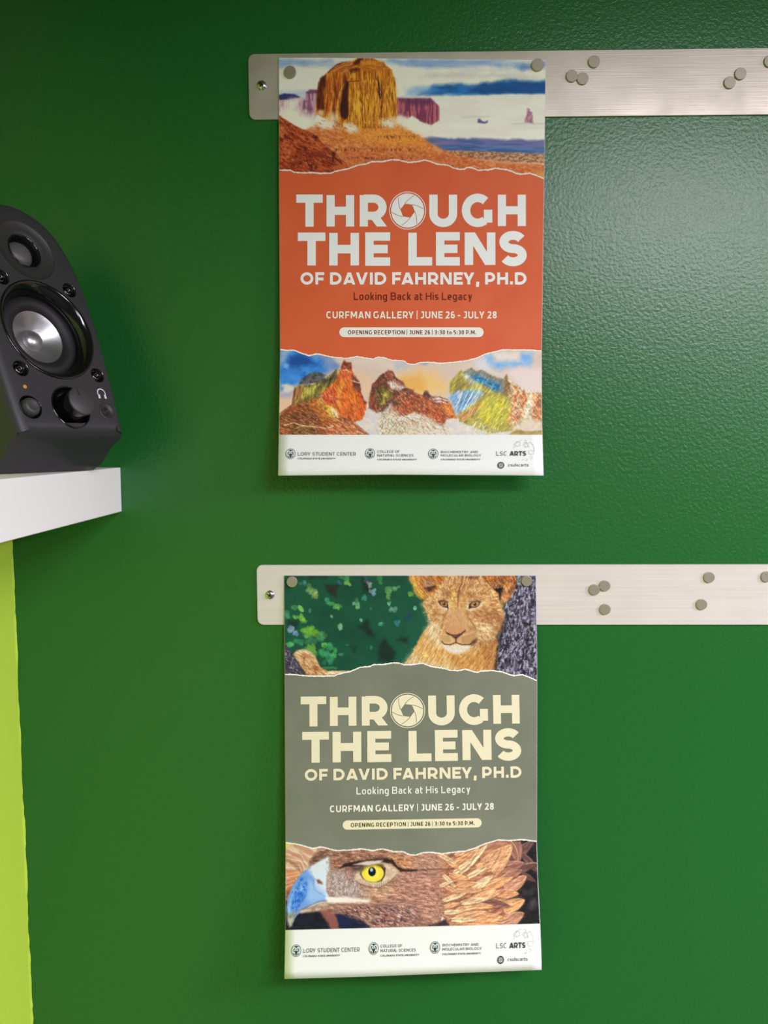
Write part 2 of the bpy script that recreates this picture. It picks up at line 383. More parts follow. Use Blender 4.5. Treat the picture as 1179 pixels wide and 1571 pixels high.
    def tex(self, pts, sx, sy, ang=0., amt=.4, seed=21, soft=3., polar=None, tint=(1, 1, 1)):
        """streaky light and dark of fur, feather or rock; sx along the streak, sy across"""
        sl, X, Y, a = self._area(pts, soft); n = np.clip((self._grainfield(X, Y, sx, sy, ang, polar, seed)-.5)*3.2, -1, 1)
        self.c[sl] = np.clip(self.c[sl]*(1+(n*a*amt)[..., None]*np.array(tint)), 0, 1)
    def flecks(self, pts, sx, sy, ang, thr, col, alpha=.8, seed=31, soft=3., polar=None, hard=.11):
        sl, X, Y, a = self._area(pts, soft); n = self._grainfield(X, Y, sx, sy, ang, polar, seed)
        self.mix(sl, np.clip((n-thr)/hard, 0, 1)*a*alpha, col)
    def gain(self, k): self.c = np.clip(self.c*k, 0, 1); return self
    def grain(self, amt, s=1.3, seed=9):
        self.c *= (1+(self.noise(s, s, seed, 2)-.5)*2*amt)[..., None]

def V(x0, y0, s):
    return lambda *p: [(x0+a/s, y0+b/s) for a, b in p]
zA, zB, zC, zD = V(425, 80, 5.484), V(425, 170, 5.484), V(625, 80, 5.36), V(625, 170, 5.36)
zE, zF = V(425, 530, 5.614), V(625, 530, 5.484)
zG, zH, zK = V(430, 875, 5.614), V(620, 875, 5.614), V(640, 875, 7.369)
zM, zN = V(430, 1280, 5.614), V(620, 1280, 5.484)

def paint_butte():
    A = Art(426, 86, 840, 276, (228, 222, 212), 11)
    X, Y = A.X, A.Y; full = (slice(None), slice(None))
    # streaky clouds
    n1 = A.noise(60, 9, 4, 4, -.05)
    A.mix(full, np.clip((n1-.5)*3, 0, 1)*np.clip((125-Y)/30, 0, 1)*.8, (150, 172, 208))
    A.mix(full, np.clip(1-abs(Y-97-3*np.sin(X/25))/8, 0, 1)*np.clip((n1-.25)*3, 0, 1)*.85, (120, 152, 205))
    A.mix(full, np.clip(1-abs(Y-144)/10, 0, 1)*np.clip((540-X)/60, 0, 1)*.45, (120, 155, 215))
    for p, c in ((zA((10, 80), (120, 70), (300, 75), (480, 60), (480, 90), (250, 125), (130, 110), (15, 140)), (110, 145, 205)),
                 (zA((950, 60), (1179, 75), (1179, 110), (1050, 105)), (110, 150, 215)),
                 (zC((0, 55), (200, 50), (520, 60), (800, 95), (1040, 110), (1135, 130), (1000, 140), (700, 115), (500, 110), (250, 110), (200, 130), (0, 95)), (128, 158, 208)),
                 (zC((900, 110), (1040, 110), (1040, 135), (940, 135)), (85, 130, 190))):
        A.poly(p, c, 6, 4, 12, .8)
    A.poly(zA((30, 130), (300, 130), (420, 150), (340, 240), (20, 330)), (222, 219, 214), 14, 4, 15, .75)
    for p in (zC((100, 200), (400, 170), (700, 195), (500, 215)), zC((700, 180), (1100, 200), (1100, 222), (800, 215))):
        A.poly(p, (188, 184, 190), 6, 4, 12, .6)
    # deep blue band
    A.poly(zC((90, 350), (150, 315), (200, 275), (420, 258), (560, 268), (760, 240), (850, 230), (950, 240), (1160, 236), (1160, 345), (850, 348), (690, 352), (400, 356), (200, 352)), (26, 82, 150), 5, 2.5, 12, 1, (48, 124, 200), (30, 7, 0, 1.2))
    A.poly(zC((560, 275), (760, 245), (1160, 240), (1160, 340), (690, 346), (480, 340)), (18, 68, 128), 6, 1.5, 12, .8)
    A.ell(648, 139, 16, 7, (120, 165, 215), 0, .8, .7)
    A.poly(zA((1100, 320), (1179, 310), (1179, 380), (1080, 375)), (120, 160, 220), 10, 4, 10, .6)
    # fog bank
    A.poly(zC((-650, 420), (0, 365), (400, 362), (700, 352), (850, 345), (1160, 346), (1160, 800), (-650, 800)), (228, 223, 214), 2, 1, 8, 1, (220, 214, 208), (40, 10, 0, 1.5))
    A.poly(zC((450, 533), (560, 524), (690, 530), (560, 538)), (185, 180, 175), 3, 1, 5, .6)
    A.poly(zC((580, 580), (582, 550), (600, 546), (612, 566), (640, 572), (660, 560), (665, 575), (640, 588)), (88, 86, 140), 1.5, .5)
    A.poly(zC((965, 580), (968, 545), (985, 520), (985, 465), (992, 458), (1008, 470), (1012, 490), (1028, 492), (1035, 560), (1042, 590), (1000, 580)), (152, 98, 128), 1.2, .6, 3, 1, (196, 146, 162), (2, 6, 0, 2))
    A.line(zC((870, 590), (960, 586), (1060, 590), (1140, 588)), 2, (190, 185, 190), 2, .7)
    # purple horizon and speckled desert, right
    A.poly(zD((80, 235), (200, 215), (330, 232), (520, 225), (780, 235), (1160, 240), (1160, 360), (300, 330), (180, 270)), (112, 108, 158), 3, 2, 10, 1, (70, 92, 150), (30, 4, 0, 2))
    A.poly(zD((260, 300), (500, 285), (800, 290), (1160, 310), (1160, 355), (700, 345), (300, 328)), (52, 84, 140), 4, 1.5, 12, .9, (88, 118, 172), (24, 3, 0, 2))
    A.poly(zD((250, 325), (500, 328), (900, 345), (1160, 358), (1160, 440), (900, 432), (500, 400)), (196, 150, 112), 2, 1, 6, 1, (122, 82, 66), (3, 1.6, 0, 2.4))
    A.line(zD((500, 395), (800, 425), (1140, 436)), 2.5, (218, 188, 160), 2, .8)
    # distant mesas
    A.poly(zA((10, 395), (100, 385), (190, 380), (260, 400), (260, 560), (120, 560), (10, 560)), (176, 132, 160), 4, 3, 8, .9, (214, 190, 196), (3, 12, 0, 1.8))
    A.poly(zA((10, 362), (60, 348), (150, 355), (200, 380), (150, 388), (90, 402), (10, 402)), (58, 54, 112), 1.6, .6)
    A.poly(zA((185, 430), (240, 395), (245, 335), (285, 313), (345, 318), (360, 500), (300, 590), (210, 520)), (132, 84, 118), 2.5, 2, 6, 1, (196, 150, 168), (2.5, 12, 0, 2))
    A.poly(zA((245, 340), (285, 313), (345, 320), (345, 345), (260, 350)), (96, 62, 92), 2, .6, 4, .8)
    mesa = zA((1000, 385),)+zC((0, 380), (190, 380), (205, 392), (240, 425), (262, 440), (266, 560), (200, 600), (110, 570), (40, 520))+zA((1100, 570), (1010, 580))
    A.poly(mesa, (120, 54, 84), 1.6, 1, 5, 1, (178, 96, 112), (2.2, 16, 0, 2.2))
    A.poly(zA((1005, 385),)+zC((0, 382), (190, 380), (230, 420), (150, 440), (0, 430)), (92, 50, 86), 4, 1, 6, .75)
    for x, y, rx, ry in ((1, 0, 16, 8), (20, 9, 16, 6), (38, 13, 10, 4)):
        A.ell(612+x, 184+y, rx, ry, (226, 219, 206), .3, .6, .9, .3, 6)
    # talus cone
    talus = zB((180, 260), (240, 158), (340, 92), (500, 60), (900, 60), (1060, 120))+zD((0, 148), (80, 190), (160, 250), (300, 330), (420, 372), (640, 412), (880, 430), (1160, 445), (1160, 700), (-1100, 700))
    A.poly(talus, (190, 96, 48), 2, 1.2, 4, 1, (216, 138, 84), (5, 3, .3, 1.8))
    A.poly(zB((560, 190), (900, 110), (1100, 140))+zD((20, 165), (130, 235), (230, 310), (100, 330), (-200, 300)), (226, 146, 50), 16, 4, 10, .75)
    A.poly(zB((600, 330), (1179, 300))+zD((300, 340), (640, 415), (1160, 460), (1160, 700), (-900, 700)), (176, 78, 38), 10, 4, 10, .6, (206, 120, 72), (4, 2, .2, 2))
    for row, y0, k in ((0, 323, 44), (1, 392, 40), (2, 215, 16)):
        for _ in range(k):
            xx = A.rng.uniform(480 if row < 2 else 780, 1179); a = A.rng.uniform(5, 24)
            A.line(zB((xx, y0+A.rng.normal(0, 4)), (xx+A.rng.normal(0, 3), y0+a*.9)), A.rng.uniform(.6, 1.5), (92, 44, 36), .8, .75)
        A.line(zB((500 if row < 2 else 800, y0-2), (1179, y0-4)), .9, (140, 72, 48), .8, .5)
    A.fur(420, talus, lambda x, y: .5 if x > 545 else 2.5, 5, .8, .35, .5)
    # the big butte
    butte = zA((322, 500), (335, 400), (345, 290), (365, 222), (430, 172), (452, 148), (510, 100), (560, 84), (630, 78), (680, 50), (750, 40), (812, 50), (840, 70), (900, 84), (915, 115), (970, 150), (985, 200), (1002, 262), (1000, 330), (1010, 450), (1016, 590), (900, 640), (560, 640), (420, 570), (330, 520))
    A.poly(butte, (168, 84, 22), 1.2, .8, 3, 1, (214, 142, 44), (2.4, 26, 0, 2.2))
    A.poly(zA((700, 190), (850, 190), (870, 330), (880, 620), (640, 620), (620, 400)), (226, 160, 52), 8, 3, 6, .7, (188, 108, 30), (2, 18, 0, 2.4))
    A.poly(zA((890, 210), (990, 230), (1005, 400), (1010, 600), (900, 600), (895, 420)), (224, 152, 44), 5, 2, 6, .75, (178, 100, 28), (2, 18, 0, 2.4))
    A.poly(zA((400, 220), (590, 180), (600, 260), (545, 360), (520, 520), (400, 520)), (160, 62, 24), 5, 2, 5, .6, (206, 120, 40), (2.4, 22, .1, 2.2))
    A.poly(zA((345, 300), (365, 222), (415, 185), (415, 240), (400, 320), (400, 490), (340, 490), (330, 430)), (66, 28, 24), 2.5, 1.5, 5, .95, (104, 44, 28), (2, 14, 0, 2))
    A.poly(zA((575, 240), (606, 250), (600, 330), (604, 540), (570, 570), (540, 540), (530, 480), (550, 350)), (58, 24, 24), 2, 1.2, 4, .95)
    A.poly(zA((480, 200), (500, 300), (505, 400), (485, 540), (470, 480), (478, 340)), (110, 38, 24), 2.5, 1, 4, .8)
    A.poly(zA((570, 190), (592, 215), (575, 300), (545, 330), (560, 260)), (112, 44, 28), 2, 1, 4, .8)
    A.poly(zA((848, 205), (868, 270), (888, 350), (898, 545), (884, 548), (872, 420), (845, 330)), (84, 36, 22), 1.6, .8, 4, .9)
    A.line(zA((700, 395), (735, 440), (740, 500), (722, 580)), 1.3, (110, 52, 22), .9, .9)
    A.line(zA((560, 270), (520, 370), (505, 540)), 1.6, (228, 164, 92), 1, .8)
    A.line(zA((470, 190), (455, 300), (462, 420), (450, 520)), 1.6, (206, 126, 56), 1, .7)
    for _ in range(46):
        x = A.rng.uniform(610, 1005); y = A.rng.uniform(200, 480); L = A.rng.uniform(25, 110)
        A.line(zA((x, y), (x+A.rng.normal(4, 5), y+L)), A.rng.uniform(.5, 1.1), ((112, 56, 20), (236, 182, 78), (150, 80, 26))[A.rng.integers(3)], .8, .65)
    for _ in range(22):
        x = A.rng.uniform(400, 560); y = A.rng.uniform(200, 400); L = A.rng.uniform(40, 110)
        A.line(zA((x, y), (x-A.rng.normal(6, 5), y+L)), A.rng.uniform(.5, 1.2), ((92, 36, 20), (216, 130, 56))[A.rng.integers(2)], .8, .6)
    A.tex(butte, 12, 1.3, math.pi/2, .22, 101, 2); A.flecks(butte, 10, 1.2, math.pi/2, .63, (84, 40, 18), .5, 102, 2); A.flecks(zA((600, 190), (1000, 200), (1010, 600), (640, 620)), 9, 1.5, math.pi/2, .6, (244, 190, 84), .6, 103, 5)
    # cap rock
    A.poly(zA((430, 175), (455, 148), (510, 102), (560, 84), (630, 80), (720, 90), (700, 150), (600, 170), (500, 165)), (160, 82, 34), 2, 1.5, 4, .95, (206, 130, 62), (7, 2, -.4, 2))
    A.poly(zA((720, 60), (840, 72), (900, 88), (915, 118), (965, 150), (900, 165), (720, 160), (700, 100)), (180, 100, 34), 3, 1.5, 4, .85, (214, 138, 50), (8, 2.4, .2, 2))
    A.poly(zA((640, 90), (690, 52), (740, 45), (700, 78), (690, 105), (650, 105)), (72, 34, 24), 2, 1, 3, .9)
    A.poly(zA((615, 150), (660, 128), (700, 140), (690, 160), (640, 165), (620, 190)), (78, 34, 26), 2, 1.5, 3, .85)
    A.line(zA((430, 172), (452, 148), (510, 102), (560, 86)), 1.5, (92, 44, 30), 1, .8)
    A.line(zA((600, 248), (690, 240)), 1.2, (96, 42, 24), 1, .8)
    # fog at the foot
    for x, y, rx, ry, a in ((385, 600, 60, 40, .9), (470, 560, 40, 50, .7), (430, 610, 70, 26, .85), (625, 640, 55, 34, .95), (600, 615, 40, 20, .6), (940, 600, 65, 34, .95), (1010, 570, 60, 26, .6), (370, 510, 30, 26, .5)):
        (cx, cy), = zA((x, y)); A.ell(cx, cy, rx/5.484, ry/5.484, (230, 220, 206), .2, .75, a, .35, 4, int(x))
    for x, y, rx, ry in ((130, 440, 60, 50), (150, 560, 130, 70), (90, 520, 80, 50), (270, 580, 60, 60), (200, 610, 60, 40), (1120, 600, 90, 40), (1179, 640, 90, 40)):
        (cx, cy), = zA((x, y)); A.ell(cx, cy, rx/5.484, ry/5.484, (228, 221, 208), .1, .7, .85, .4, 7, int(y))
    A.flecks(talus, 3, 1.3, .4, .62, (150, 74, 40), .6, 104); A.flecks(talus, 4, 1.2, .3, .64, (238, 176, 120), .5, 105)
    # red foreground slope
    red = zB((10, 36), (80, 78), (150, 122), (230, 160), (300, 190), (345, 215), (360, 250), (410, 288), (440, 320), (490, 345), (550, 400), (620, 482), (620, 560), (10, 560))
    A.poly(red, (146, 52, 26), 1.2, .8, 4, 1, (186, 88, 50), (7, 3, .55, 2))
    A.poly(zB((18, 110), (60, 140), (80, 200), (20, 260)), (202, 116, 62), 4, 2, 5, .7)
    A.poly(zB((200, 330), (420, 330), (470, 420), (300, 480), (80, 470)), (112, 38, 22), 12, 4, 8, .6)
    A.flecks(red, 6, 2, .6, .58, (84, 28, 18), .8, 106, 2); A.flecks(red, 5, 1.6, .6, .63, (216, 122, 78), .7, 107, 2)
    for _ in range(60):
        t = A.rng.uniform(0, 1); x = 20+t*520; y = A.rng.uniform(60+t*330, 500); l = A.rng.uniform(8, 46)
        A.line(zB((x, y), (x+l, y+l*.55+A.rng.normal(0, 5))), A.rng.uniform(.7, 2.2), ((70, 24, 18), (88, 32, 20), (204, 112, 70), (170, 66, 36))[A.rng.integers(4)], 1, .7)
    for p in (((20, 225), (55, 235), (50, 262), (22, 255)), ((285, 455), (300, 440), (300, 500), (285, 505)), ((465, 350), (490, 345), (480, 440), (468, 430)), ((290, 215), (345, 212), (335, 245))):
        A.poly(zB(*p), (58, 26, 18), 2, 1, 3, .85)
    A.poly(zB((560, 440), (600, 468), (560, 490), (420, 500), (470, 470)), (190, 92, 52), 3, 1, 4, .7)
    A.line(zB((345, 215), (410, 288), (490, 345), (550, 400), (615, 478)), 1., (212, 150, 118), .8, .6)
    A.poly(zD((1040, 510), (1160, 500), (1160, 600), (1100, 545)), (206, 160, 60), 5, 2, 5, .7)
    A.grain(.025)
    return A

def paint_peaks():
    A = Art(425, 535, 836, 669, (214, 190, 178), 12)
    X, Y = A.X, A.Y; full = (slice(None), slice(None))
    A.mix(full, np.clip((A.noise(40, 22, 3, 4)-.45)*3, 0, 1)*.6, (226, 208, 200))
    # blue sky left and right, orange glow in the middle
    A.poly(zE((0, 10), (160, 30), (420, 100), (480, 140), (520, 180), (430, 240), (200, 330), (140, 350), (0, 380)), (60, 140, 226), 8, 5, 12, .95, (30, 104, 196), (18, 14, 0, 1.6))
    A.poly(zE((110, 90), (260, 90), (300, 120), (340, 160), (260, 170), (180, 200), (110, 165)), (24, 74, 150), 6, 4, 8, .9)
    A.poly(zE((380, 90), (480, 110), (520, 190), (440, 240), (400, 180)), (132, 152, 196), 8, 4, 8, .8)
    A.poly(zE((30, 30), (120, 40), (60, 140), (30, 170)), (192, 196, 208), 7, 4, 7, .7)
    A.poly(zE((70, 160), (95, 165), (85, 195), (65, 190)), (150, 196, 240), 4, 2, 5, .9)
    A.poly(zE((30, 340), (80, 330), (140, 360), (130, 400), (60, 405), (30, 400)), (222, 214, 206), 3, 3, 6, .95)
    A.poly(zE((30, 350), (60, 355), (55, 395), (30, 395)), (70, 120, 180), 3, 1, 5, .8)
    A.poly(zE((30, 420), (130, 400), (135, 450), (30, 460)), (150, 160, 198), 4, 2, 6, .8)
    A.poly(zE((0, 460), (140, 440), (140, 540), (0, 620)), (228, 190, 158), 6, 3, 6, .9)
    A.poly(zE((700, 230), (820, 300), (800, 480), (740, 420)), (232, 190, 150), 10, 4, 10, .8)
    A.poly(zE((1050, 250), (1179, 230))+zF((100, 200), (240, 230), (350, 330), (300, 420), (150, 420), (-60, 380)), (234, 190, 118), 12, 4, 12, .85)
    A.poly(zF((-60, 280), (100, 240), (150, 300), (150, 400), (-40, 380)), (228, 168, 84), 7, 3, 8, .8)
    A.poly(zE((1010, 150), (1110, 140), (1140, 180), (1030, 210)), (176, 184, 206), 6, 3, 8, .8)
    A.poly(zF((100, 150), (180, 145), (150, 165)), (120, 150, 210), 3, 1, 5, .7)
    A.poly(zF((650, 80), (720, 70), (740, 130), (940, 130), (960, 60), (1060, 60), (1040, 180), (900, 180), (780, 210), (690, 180), (660, 130)), (112, 170, 232), 6, 5, 10, .95, (150, 190, 234), (14, 10, 0, 1.5))
    A.poly(zF((730, 60), (940, 60), (930, 120), (760, 120)), (226, 216, 212), 6, 4, 9, .95)
    A.poly(zF((560, 130), (660, 110), (700, 200), (800, 250), (600, 210)), (214, 214, 226), 6, 3, 8, .9)
    A.poly(zF((820, 220), (950, 180), (1140, 200), (1140, 400), (1000, 390)), (226, 208, 206), 8, 4, 10, .95)
    # snow ground
    A.poly(zE((0, 600), (700, 600), (760, 520), (800, 500), (900, 560), (1179, 620))+zF((300, 600), (1140, 560), (1140, 790), (-1100, 790)), (222, 208, 198), 4, 3, 8, 1, (206, 200, 204), (6, 4, .4, 1.6))
    # left grey shoulder
    A.poly(zE((190, 340), (200, 300), (265, 250), (310, 230), (380, 235), (430, 255), (420, 300), (300, 330)), (104, 104, 112), 1.6, 1.2, 4, 1, (70, 66, 70), (5, 3, .6, 2))
    A.poly(zE((410, 270), (470, 235), (520, 205), (540, 190), (500, 250), (440, 290)), (196, 190, 190), 2, 1, 3, .8)
    # yellow-green wall
    A.poly(zE((135, 500), (150, 370), (180, 345), (300, 335), (400, 300), (520, 200), (540, 280), (400, 420), (250, 500), (140, 520)), (156, 148, 64), 1.8, 1, 4, 1, (112, 98, 56), (4, 10, .3, 2))
    A.poly(zE((140, 400), (190, 350), (240, 360), (200, 470), (150, 490)), (178, 112, 76), 5, 2, 5, .7)
    A.poly(zE((250, 370), (350, 350), (300, 420), (240, 440)), (190, 180, 84), 5, 2, 5, .7)
    A.poly(zE((330, 320), (430, 290), (510, 235), (530, 270), (440, 330), (380, 330)), (92, 78, 52), 3, 2, 4, .85, (60, 50, 42), (4, 3, -.4, 2))
    # big orange peak
    peak = zE((380, 420), (520, 290), (545, 210), (570, 140), (582, 125), (605, 145), (640, 150), (648, 200), (665, 260), (715, 320), (722, 390), (745, 460), (770, 490), (775, 520), (740, 640), (560, 680), (430, 560))
    A.poly(peak, (196, 78, 32), 1.4, 1, 4, 1, (224, 116, 52), (5, 12, .2, 1.8))
    A.poly(zE((555, 190), (570, 140), (582, 125), (600, 150), (640, 145), (648, 200), (600, 215)), (150, 78, 56), 1.8, 1, 3, .95, (112, 56, 44), (3, 4, .3, 2))
    A.poly(zE((540, 215), (600, 210), (660, 240), (640, 290), (560, 280), (520, 280)), (214, 100, 60), 4, 2, 4, .8)
    A.poly(zE((530, 300), (580, 290), (580, 380), (560, 480), (530, 560), (500, 500), (500, 400)), (232, 148, 62), 5, 2, 5, .8)
    A.poly(zE((400, 420), (470, 380), (520, 400), (500, 520), (430, 490), (380, 440)), (186, 60, 38), 4, 2, 5, .85, (214, 100, 72), (5, 3, .5, 2))
    A.poly(zE((570, 400), (660, 380), (720, 470), (700, 580), (600, 600), (550, 520)), (226, 112, 40), 7, 3, 6, .8)
    A.poly(zE((645, 250), (670, 260), (715, 320), (722, 390), (745, 460), (772, 490), (755, 520), (720, 420), (670, 380), (650, 310)), (104, 50, 46), 2.4, 1.2, 4, .9)
    A.line(zE((640, 300), (690, 318), (715, 322)), 2, (232, 200, 190), 1.2, .9)
    A.line(zE((560, 215), (600, 210), (635, 230)), 1.8, (228, 190, 170), 1.2, .7)
    A.fur(150, zE((420, 430), (520, 430), (740, 560), (740, 640), (560, 660), (430, 540)), .7, 4, .9, .3, .5, [(236, 176, 140), (200, 70, 36), (226, 130, 80)])
    # foreground left slope
    A.poly(zE((20, 790), (20, 600), (130, 510), (280, 470), (360, 430), (420, 510), (520, 600), (640, 640), (800, 775), (800, 800)), (170, 92, 52), 1.6, 1, 4, 1, (124, 70, 40), (6, 3, .4, 1.8))
    A.poly(zE((330, 460), (370, 455), (420, 510), (500, 540), (530, 600), (500, 650), (440, 600), (370, 520)), (230, 178, 70), 3, 2, 4, .9)
    A.poly(zE((460, 530), (520, 560), (530, 610), (500, 640), (470, 600)), (232, 206, 170), 3, 2, 4, .85)
    A.poly(zE((430, 560), (470, 590), (500, 630), (460, 630)), (236, 208, 60), 3, 1.5, 4, .9)
    A.poly(zE((280, 490), (360, 470), (430, 580), (520, 650), (400, 640), (320, 580)), (206, 122, 52), 5, 2, 5, .75)
    A.poly(zE((60, 620), (200, 560), (330, 560), (350, 640), (260, 700), (120, 660)), (100, 52, 36), 5, 3, 5, .8, (140, 80, 54), (4, 2.4, .4, 2))
    A.poly(zE((120, 690), (240, 680), (340, 720), (360, 770), (110, 770)), (78, 52, 34), 4, 3, 5, .85, (130, 96, 56), (4, 2.4, .3, 2))
    A.poly(zE((500, 640), (640, 660), (780, 770), (400, 775), (440, 700)), (196, 96, 56), 4, 2, 5, .85, (228, 160, 124), (7, 2, .6, 2))
    A.line(zE((60, 690), (140, 665), (220, 690), (330, 700), (420, 712), (480, 700)), 1.6, (226, 196, 152), 1, .8)
    A.line(zE((150, 720), (220, 690), (330, 705)), 1.2, (232, 200, 150), 1, .7)
    A.fur(420, zE((30, 600), (200, 530), (500, 620), (780, 770), (30, 770)), .45, 5, 1, .35, .6, [(226, 180, 130), (84, 48, 32), (190, 110, 64), (150, 84, 44), (196, 156, 74)])
    A.line(zE((20, 590), (130, 510), (150, 400), (160, 370)), 1.2, (92, 50, 40), 1.2, .7)
    A.tex(peak, 5, 1.5, 1.2, .26, 81); A.flecks(peak, 5, 1.3, 1., .62, (240, 178, 120), .4, 82); A.flecks(peak, 5, 1.5, 1.1, .63, (130, 52, 34), .45, 83)
    ls = zE((20, 790), (20, 600), (130, 510), (280, 470), (360, 430), (420, 510), (520, 600), (640, 640), (800, 775), (800, 800))
    A.tex(ls, 4, 1.4, .5, .26, 84); A.flecks(ls, 5, 1.3, .5, .6, (70, 42, 30), .45, 85); A.flecks(ls, 5, 1.2, .6, .64, (228, 182, 130), .5, 86)
    A.tex(zE((135, 500), (150, 370), (180, 345), (400, 300), (520, 200), (540, 280), (400, 420), (250, 500)), 6, 1.6, 1.8, .34, 87)
    # middle dark peak
    A.poly(zE((790, 540), (800, 420), (825, 330), (910, 240), (925, 240), (960, 215), (1000, 225), (1020, 270), (1090, 320), (1110, 360), (1179, 390), (1179, 470), (1000, 560), (860, 580)), (128, 72, 54), 1.6, 1, 4, 1, (92, 52, 44), (4, 5, .3, 1.8))
    A.poly(zE((850, 390), (910, 350), (1000, 370), (990, 440), (940, 520), (860, 530)), (128, 116, 48), 4, 3, 5, .9, (84, 72, 36), (2.6, 8, 0, 2))
    A.poly(zE((910, 420), (940, 420), (930, 500), (915, 500)), (196, 186, 70), 3, 2, 4, .9)
    A.poly(zE((940, 310), (1010, 300), (1110, 360), (1060, 385), (990, 370)), (218, 196, 190), 2.5, 2, 4, .9)
    A.poly(zE((930, 250), (960, 215), (1000, 225), (1015, 275), (960, 310)), (160, 86, 62), 3, 1, 4, .8)
    A.poly(zE((1000, 300), (1080, 310), (1105, 355), (1040, 340)), (142, 84, 72), 2.5, 1.5, 3, .8)
    A.poly(zE((800, 440), (850, 430), (880, 570), (800, 545)), (150, 76, 54), 4, 2, 4, .8)
    A.poly(zE((860, 560), (900, 580), (1000, 480), (1040, 460), (1020, 560), (960, 620), (920, 640)), (206, 190, 182), 4, 2, 4, .8)
    # centre-right ridge
    ridge = zE((990, 600), (1000, 480), (1080, 410), (1179, 380))+zF((-20, 400), (30, 375), (50, 385), (100, 405), (130, 420), (150, 380), (165, 380), (200, 430), (270, 430), (340, 460), (370, 490), (400, 560), (420, 610), (330, 620), (300, 680), (200, 640), (60, 560), (-40, 600))
    A.poly(ridge, (186, 96, 56), 1.6, 1.2, 4, 1, (146, 74, 50), (4, 5, .5, 1.8))
    A.poly(zF((-10, 400), (30, 378), (60, 390), (20, 430), (-20, 440)), (112, 66, 56), 2.5, 1.5, 4, .9)
    A.poly(zF((130, 420), (150, 380), (168, 382), (200, 425), (230, 450), (180, 450)), (82, 56, 56), 2, 1, 3, .9)
    A.poly(zF((190, 440), (260, 425), (345, 458), (300, 480), (230, 470)), (208, 186, 184), 2, 1.5, 3, .9)
    for k in range(4): A.line(zF((200+k*12, 440+k*12), (270+k*8, 432+k*14), (345, 455+k*14)), 1.1, ((112, 66, 70), (220, 200, 200))[k % 2], .9, .85)
    A.poly(zF((270, 510), (370, 480), (415, 600), (330, 600)), (224, 130, 50), 4, 2, 5, .85)
    A.poly(zF((200, 560), (290, 520), (300, 660), (240, 630)), (184, 84, 40), 4, 2, 5, .8)
    A.fur(190, ridge, lambda x, y: 2.2 if x < 640 else .8, 4.5, .9, .35, .5, [(226, 160, 112), (150, 72, 44), (206, 110, 66), (110, 56, 40)])
    mid = zE((790, 540), (800, 420), (825, 330), (910, 240), (1000, 225), (1110, 360), (1179, 390), (1179, 470), (1000, 560), (860, 580))
    A.tex(mid, 5, 1.4, 1.3, .28, 88); A.flecks(mid, 4, 1.3, .6, .63, (222, 200, 186), .45, 89)
    A.tex(ridge, 4, 1.3, .9, .26, 90); A.flecks(ridge, 4, 1.2, .8, .62, (240, 214, 190), .5, 91); A.flecks(ridge, 4, 1.4, 2.2, .64, (92, 48, 38), .45, 92)
    # snow fans in front
    A.poly(zE((900, 620), (1000, 540), (1090, 640), (1179, 600))+zF((60, 570), (160, 600), (270, 660), (300, 700), (420, 760), (-1100+900, 790), (-260, 700)), (216, 208, 192), 5, 4, 6, .75)
    A.fur(170, zE((910, 560), (1000, 520), (1110, 640), (1100, 770), (900, 770)), 2.1, 7, 1.1, .3, .25, [(112, 104, 58), (196, 186, 140), (228, 224, 214), (150, 130, 70), (206, 120, 70), (70, 62, 48)])
    A.fur(130, zF((-60, 600), (120, 570), (280, 660), (340, 740), (-60, 745)), .6, 6, 1, .3, .4, [(196, 170, 70), (228, 220, 206), (176, 196, 180), (196, 92, 50), (110, 78, 46), (230, 226, 214)])
    A.poly(zE((990, 470), (1050, 470), (1040, 510), (1000, 530)), (84, 66, 48), 3, 2, 4, .8)
    fan = zE((900, 620), (1000, 540), (1179, 600))+zF((60, 570), (270, 650), (420, 745), (-250, 745)); A.flecks(fan, 6, 1.2, .9, .6, (130, 118, 70), .7, 93, 6); A.flecks(fan, 6, 1.2, .4, .63, (206, 110, 66), .7, 94, 6); A.flecks(fan, 5, 1.2, .6, .6, (240, 236, 228), .7, 95, 6)
    # right mountain
    mt = zF((440, 640), (360, 420), (360, 310), (440, 215), (500, 215), (535, 185), (580, 220), (630, 205), (720, 260), (820, 290), (820, 260), (840, 245), (850, 290), (940, 350), (1020, 400), (1140, 400), (1140, 700), (860, 720), (700, 740))
    A.poly(mt, (176, 166, 70), 1.6, 1, 4, 1, (150, 130, 74), (4, 8, .5, 1.8))
    A.poly(zF((470, 235), (535, 190), (580, 222), (630, 208), (720, 262), (810, 290), (820, 400), (740, 390), (640, 330), (560, 290)), (118, 126, 132), 3, 1.5, 4, .95)
    A.poly(zF((530, 265), (580, 245), (680, 290), (760, 320), (790, 350), (740, 385), (690, 340), (620, 320), (570, 300)), (24, 104, 156), 3, 1.8, 4, .95, (70, 156, 206), (4, 2.4, .5, 1.8))
    A.poly(zF((460, 240), (500, 235), (560, 290), (620, 340), (560, 350), (500, 290)), (206, 208, 206), 4, 2, 4, .8)
    A.poly(zF((510, 360), (570, 320), (680, 370), (700, 400), (560, 380)), (192, 186, 96), 4, 2, 4, .8)
    A.poly(zF((340, 430), (400, 390), (500, 375), (620, 380), (640, 420), (560, 490), (410, 590), (380, 500)), (120, 164, 216), 3, 2, 4, .95, (196, 208, 226), (3, 12, .6, 2))
    for k in range(9): A.line(zF((480+k*16, 385), (420+k*14, 480+(8-k)*10)), 1.6, ((24, 92, 140), (60, 130, 186), (220, 226, 236))[k % 3], 1.2, .8, .6)
    A.poly(zF((540, 380), (620, 385), (640, 420), (600, 440)), (150, 190, 180), 4, 2, 4, .6)
    A.poly(zF((430, 600), (520, 540), (620, 480), (640, 500), (540, 600), (470, 640)), (204, 138, 92), 4, 2, 4, .85)
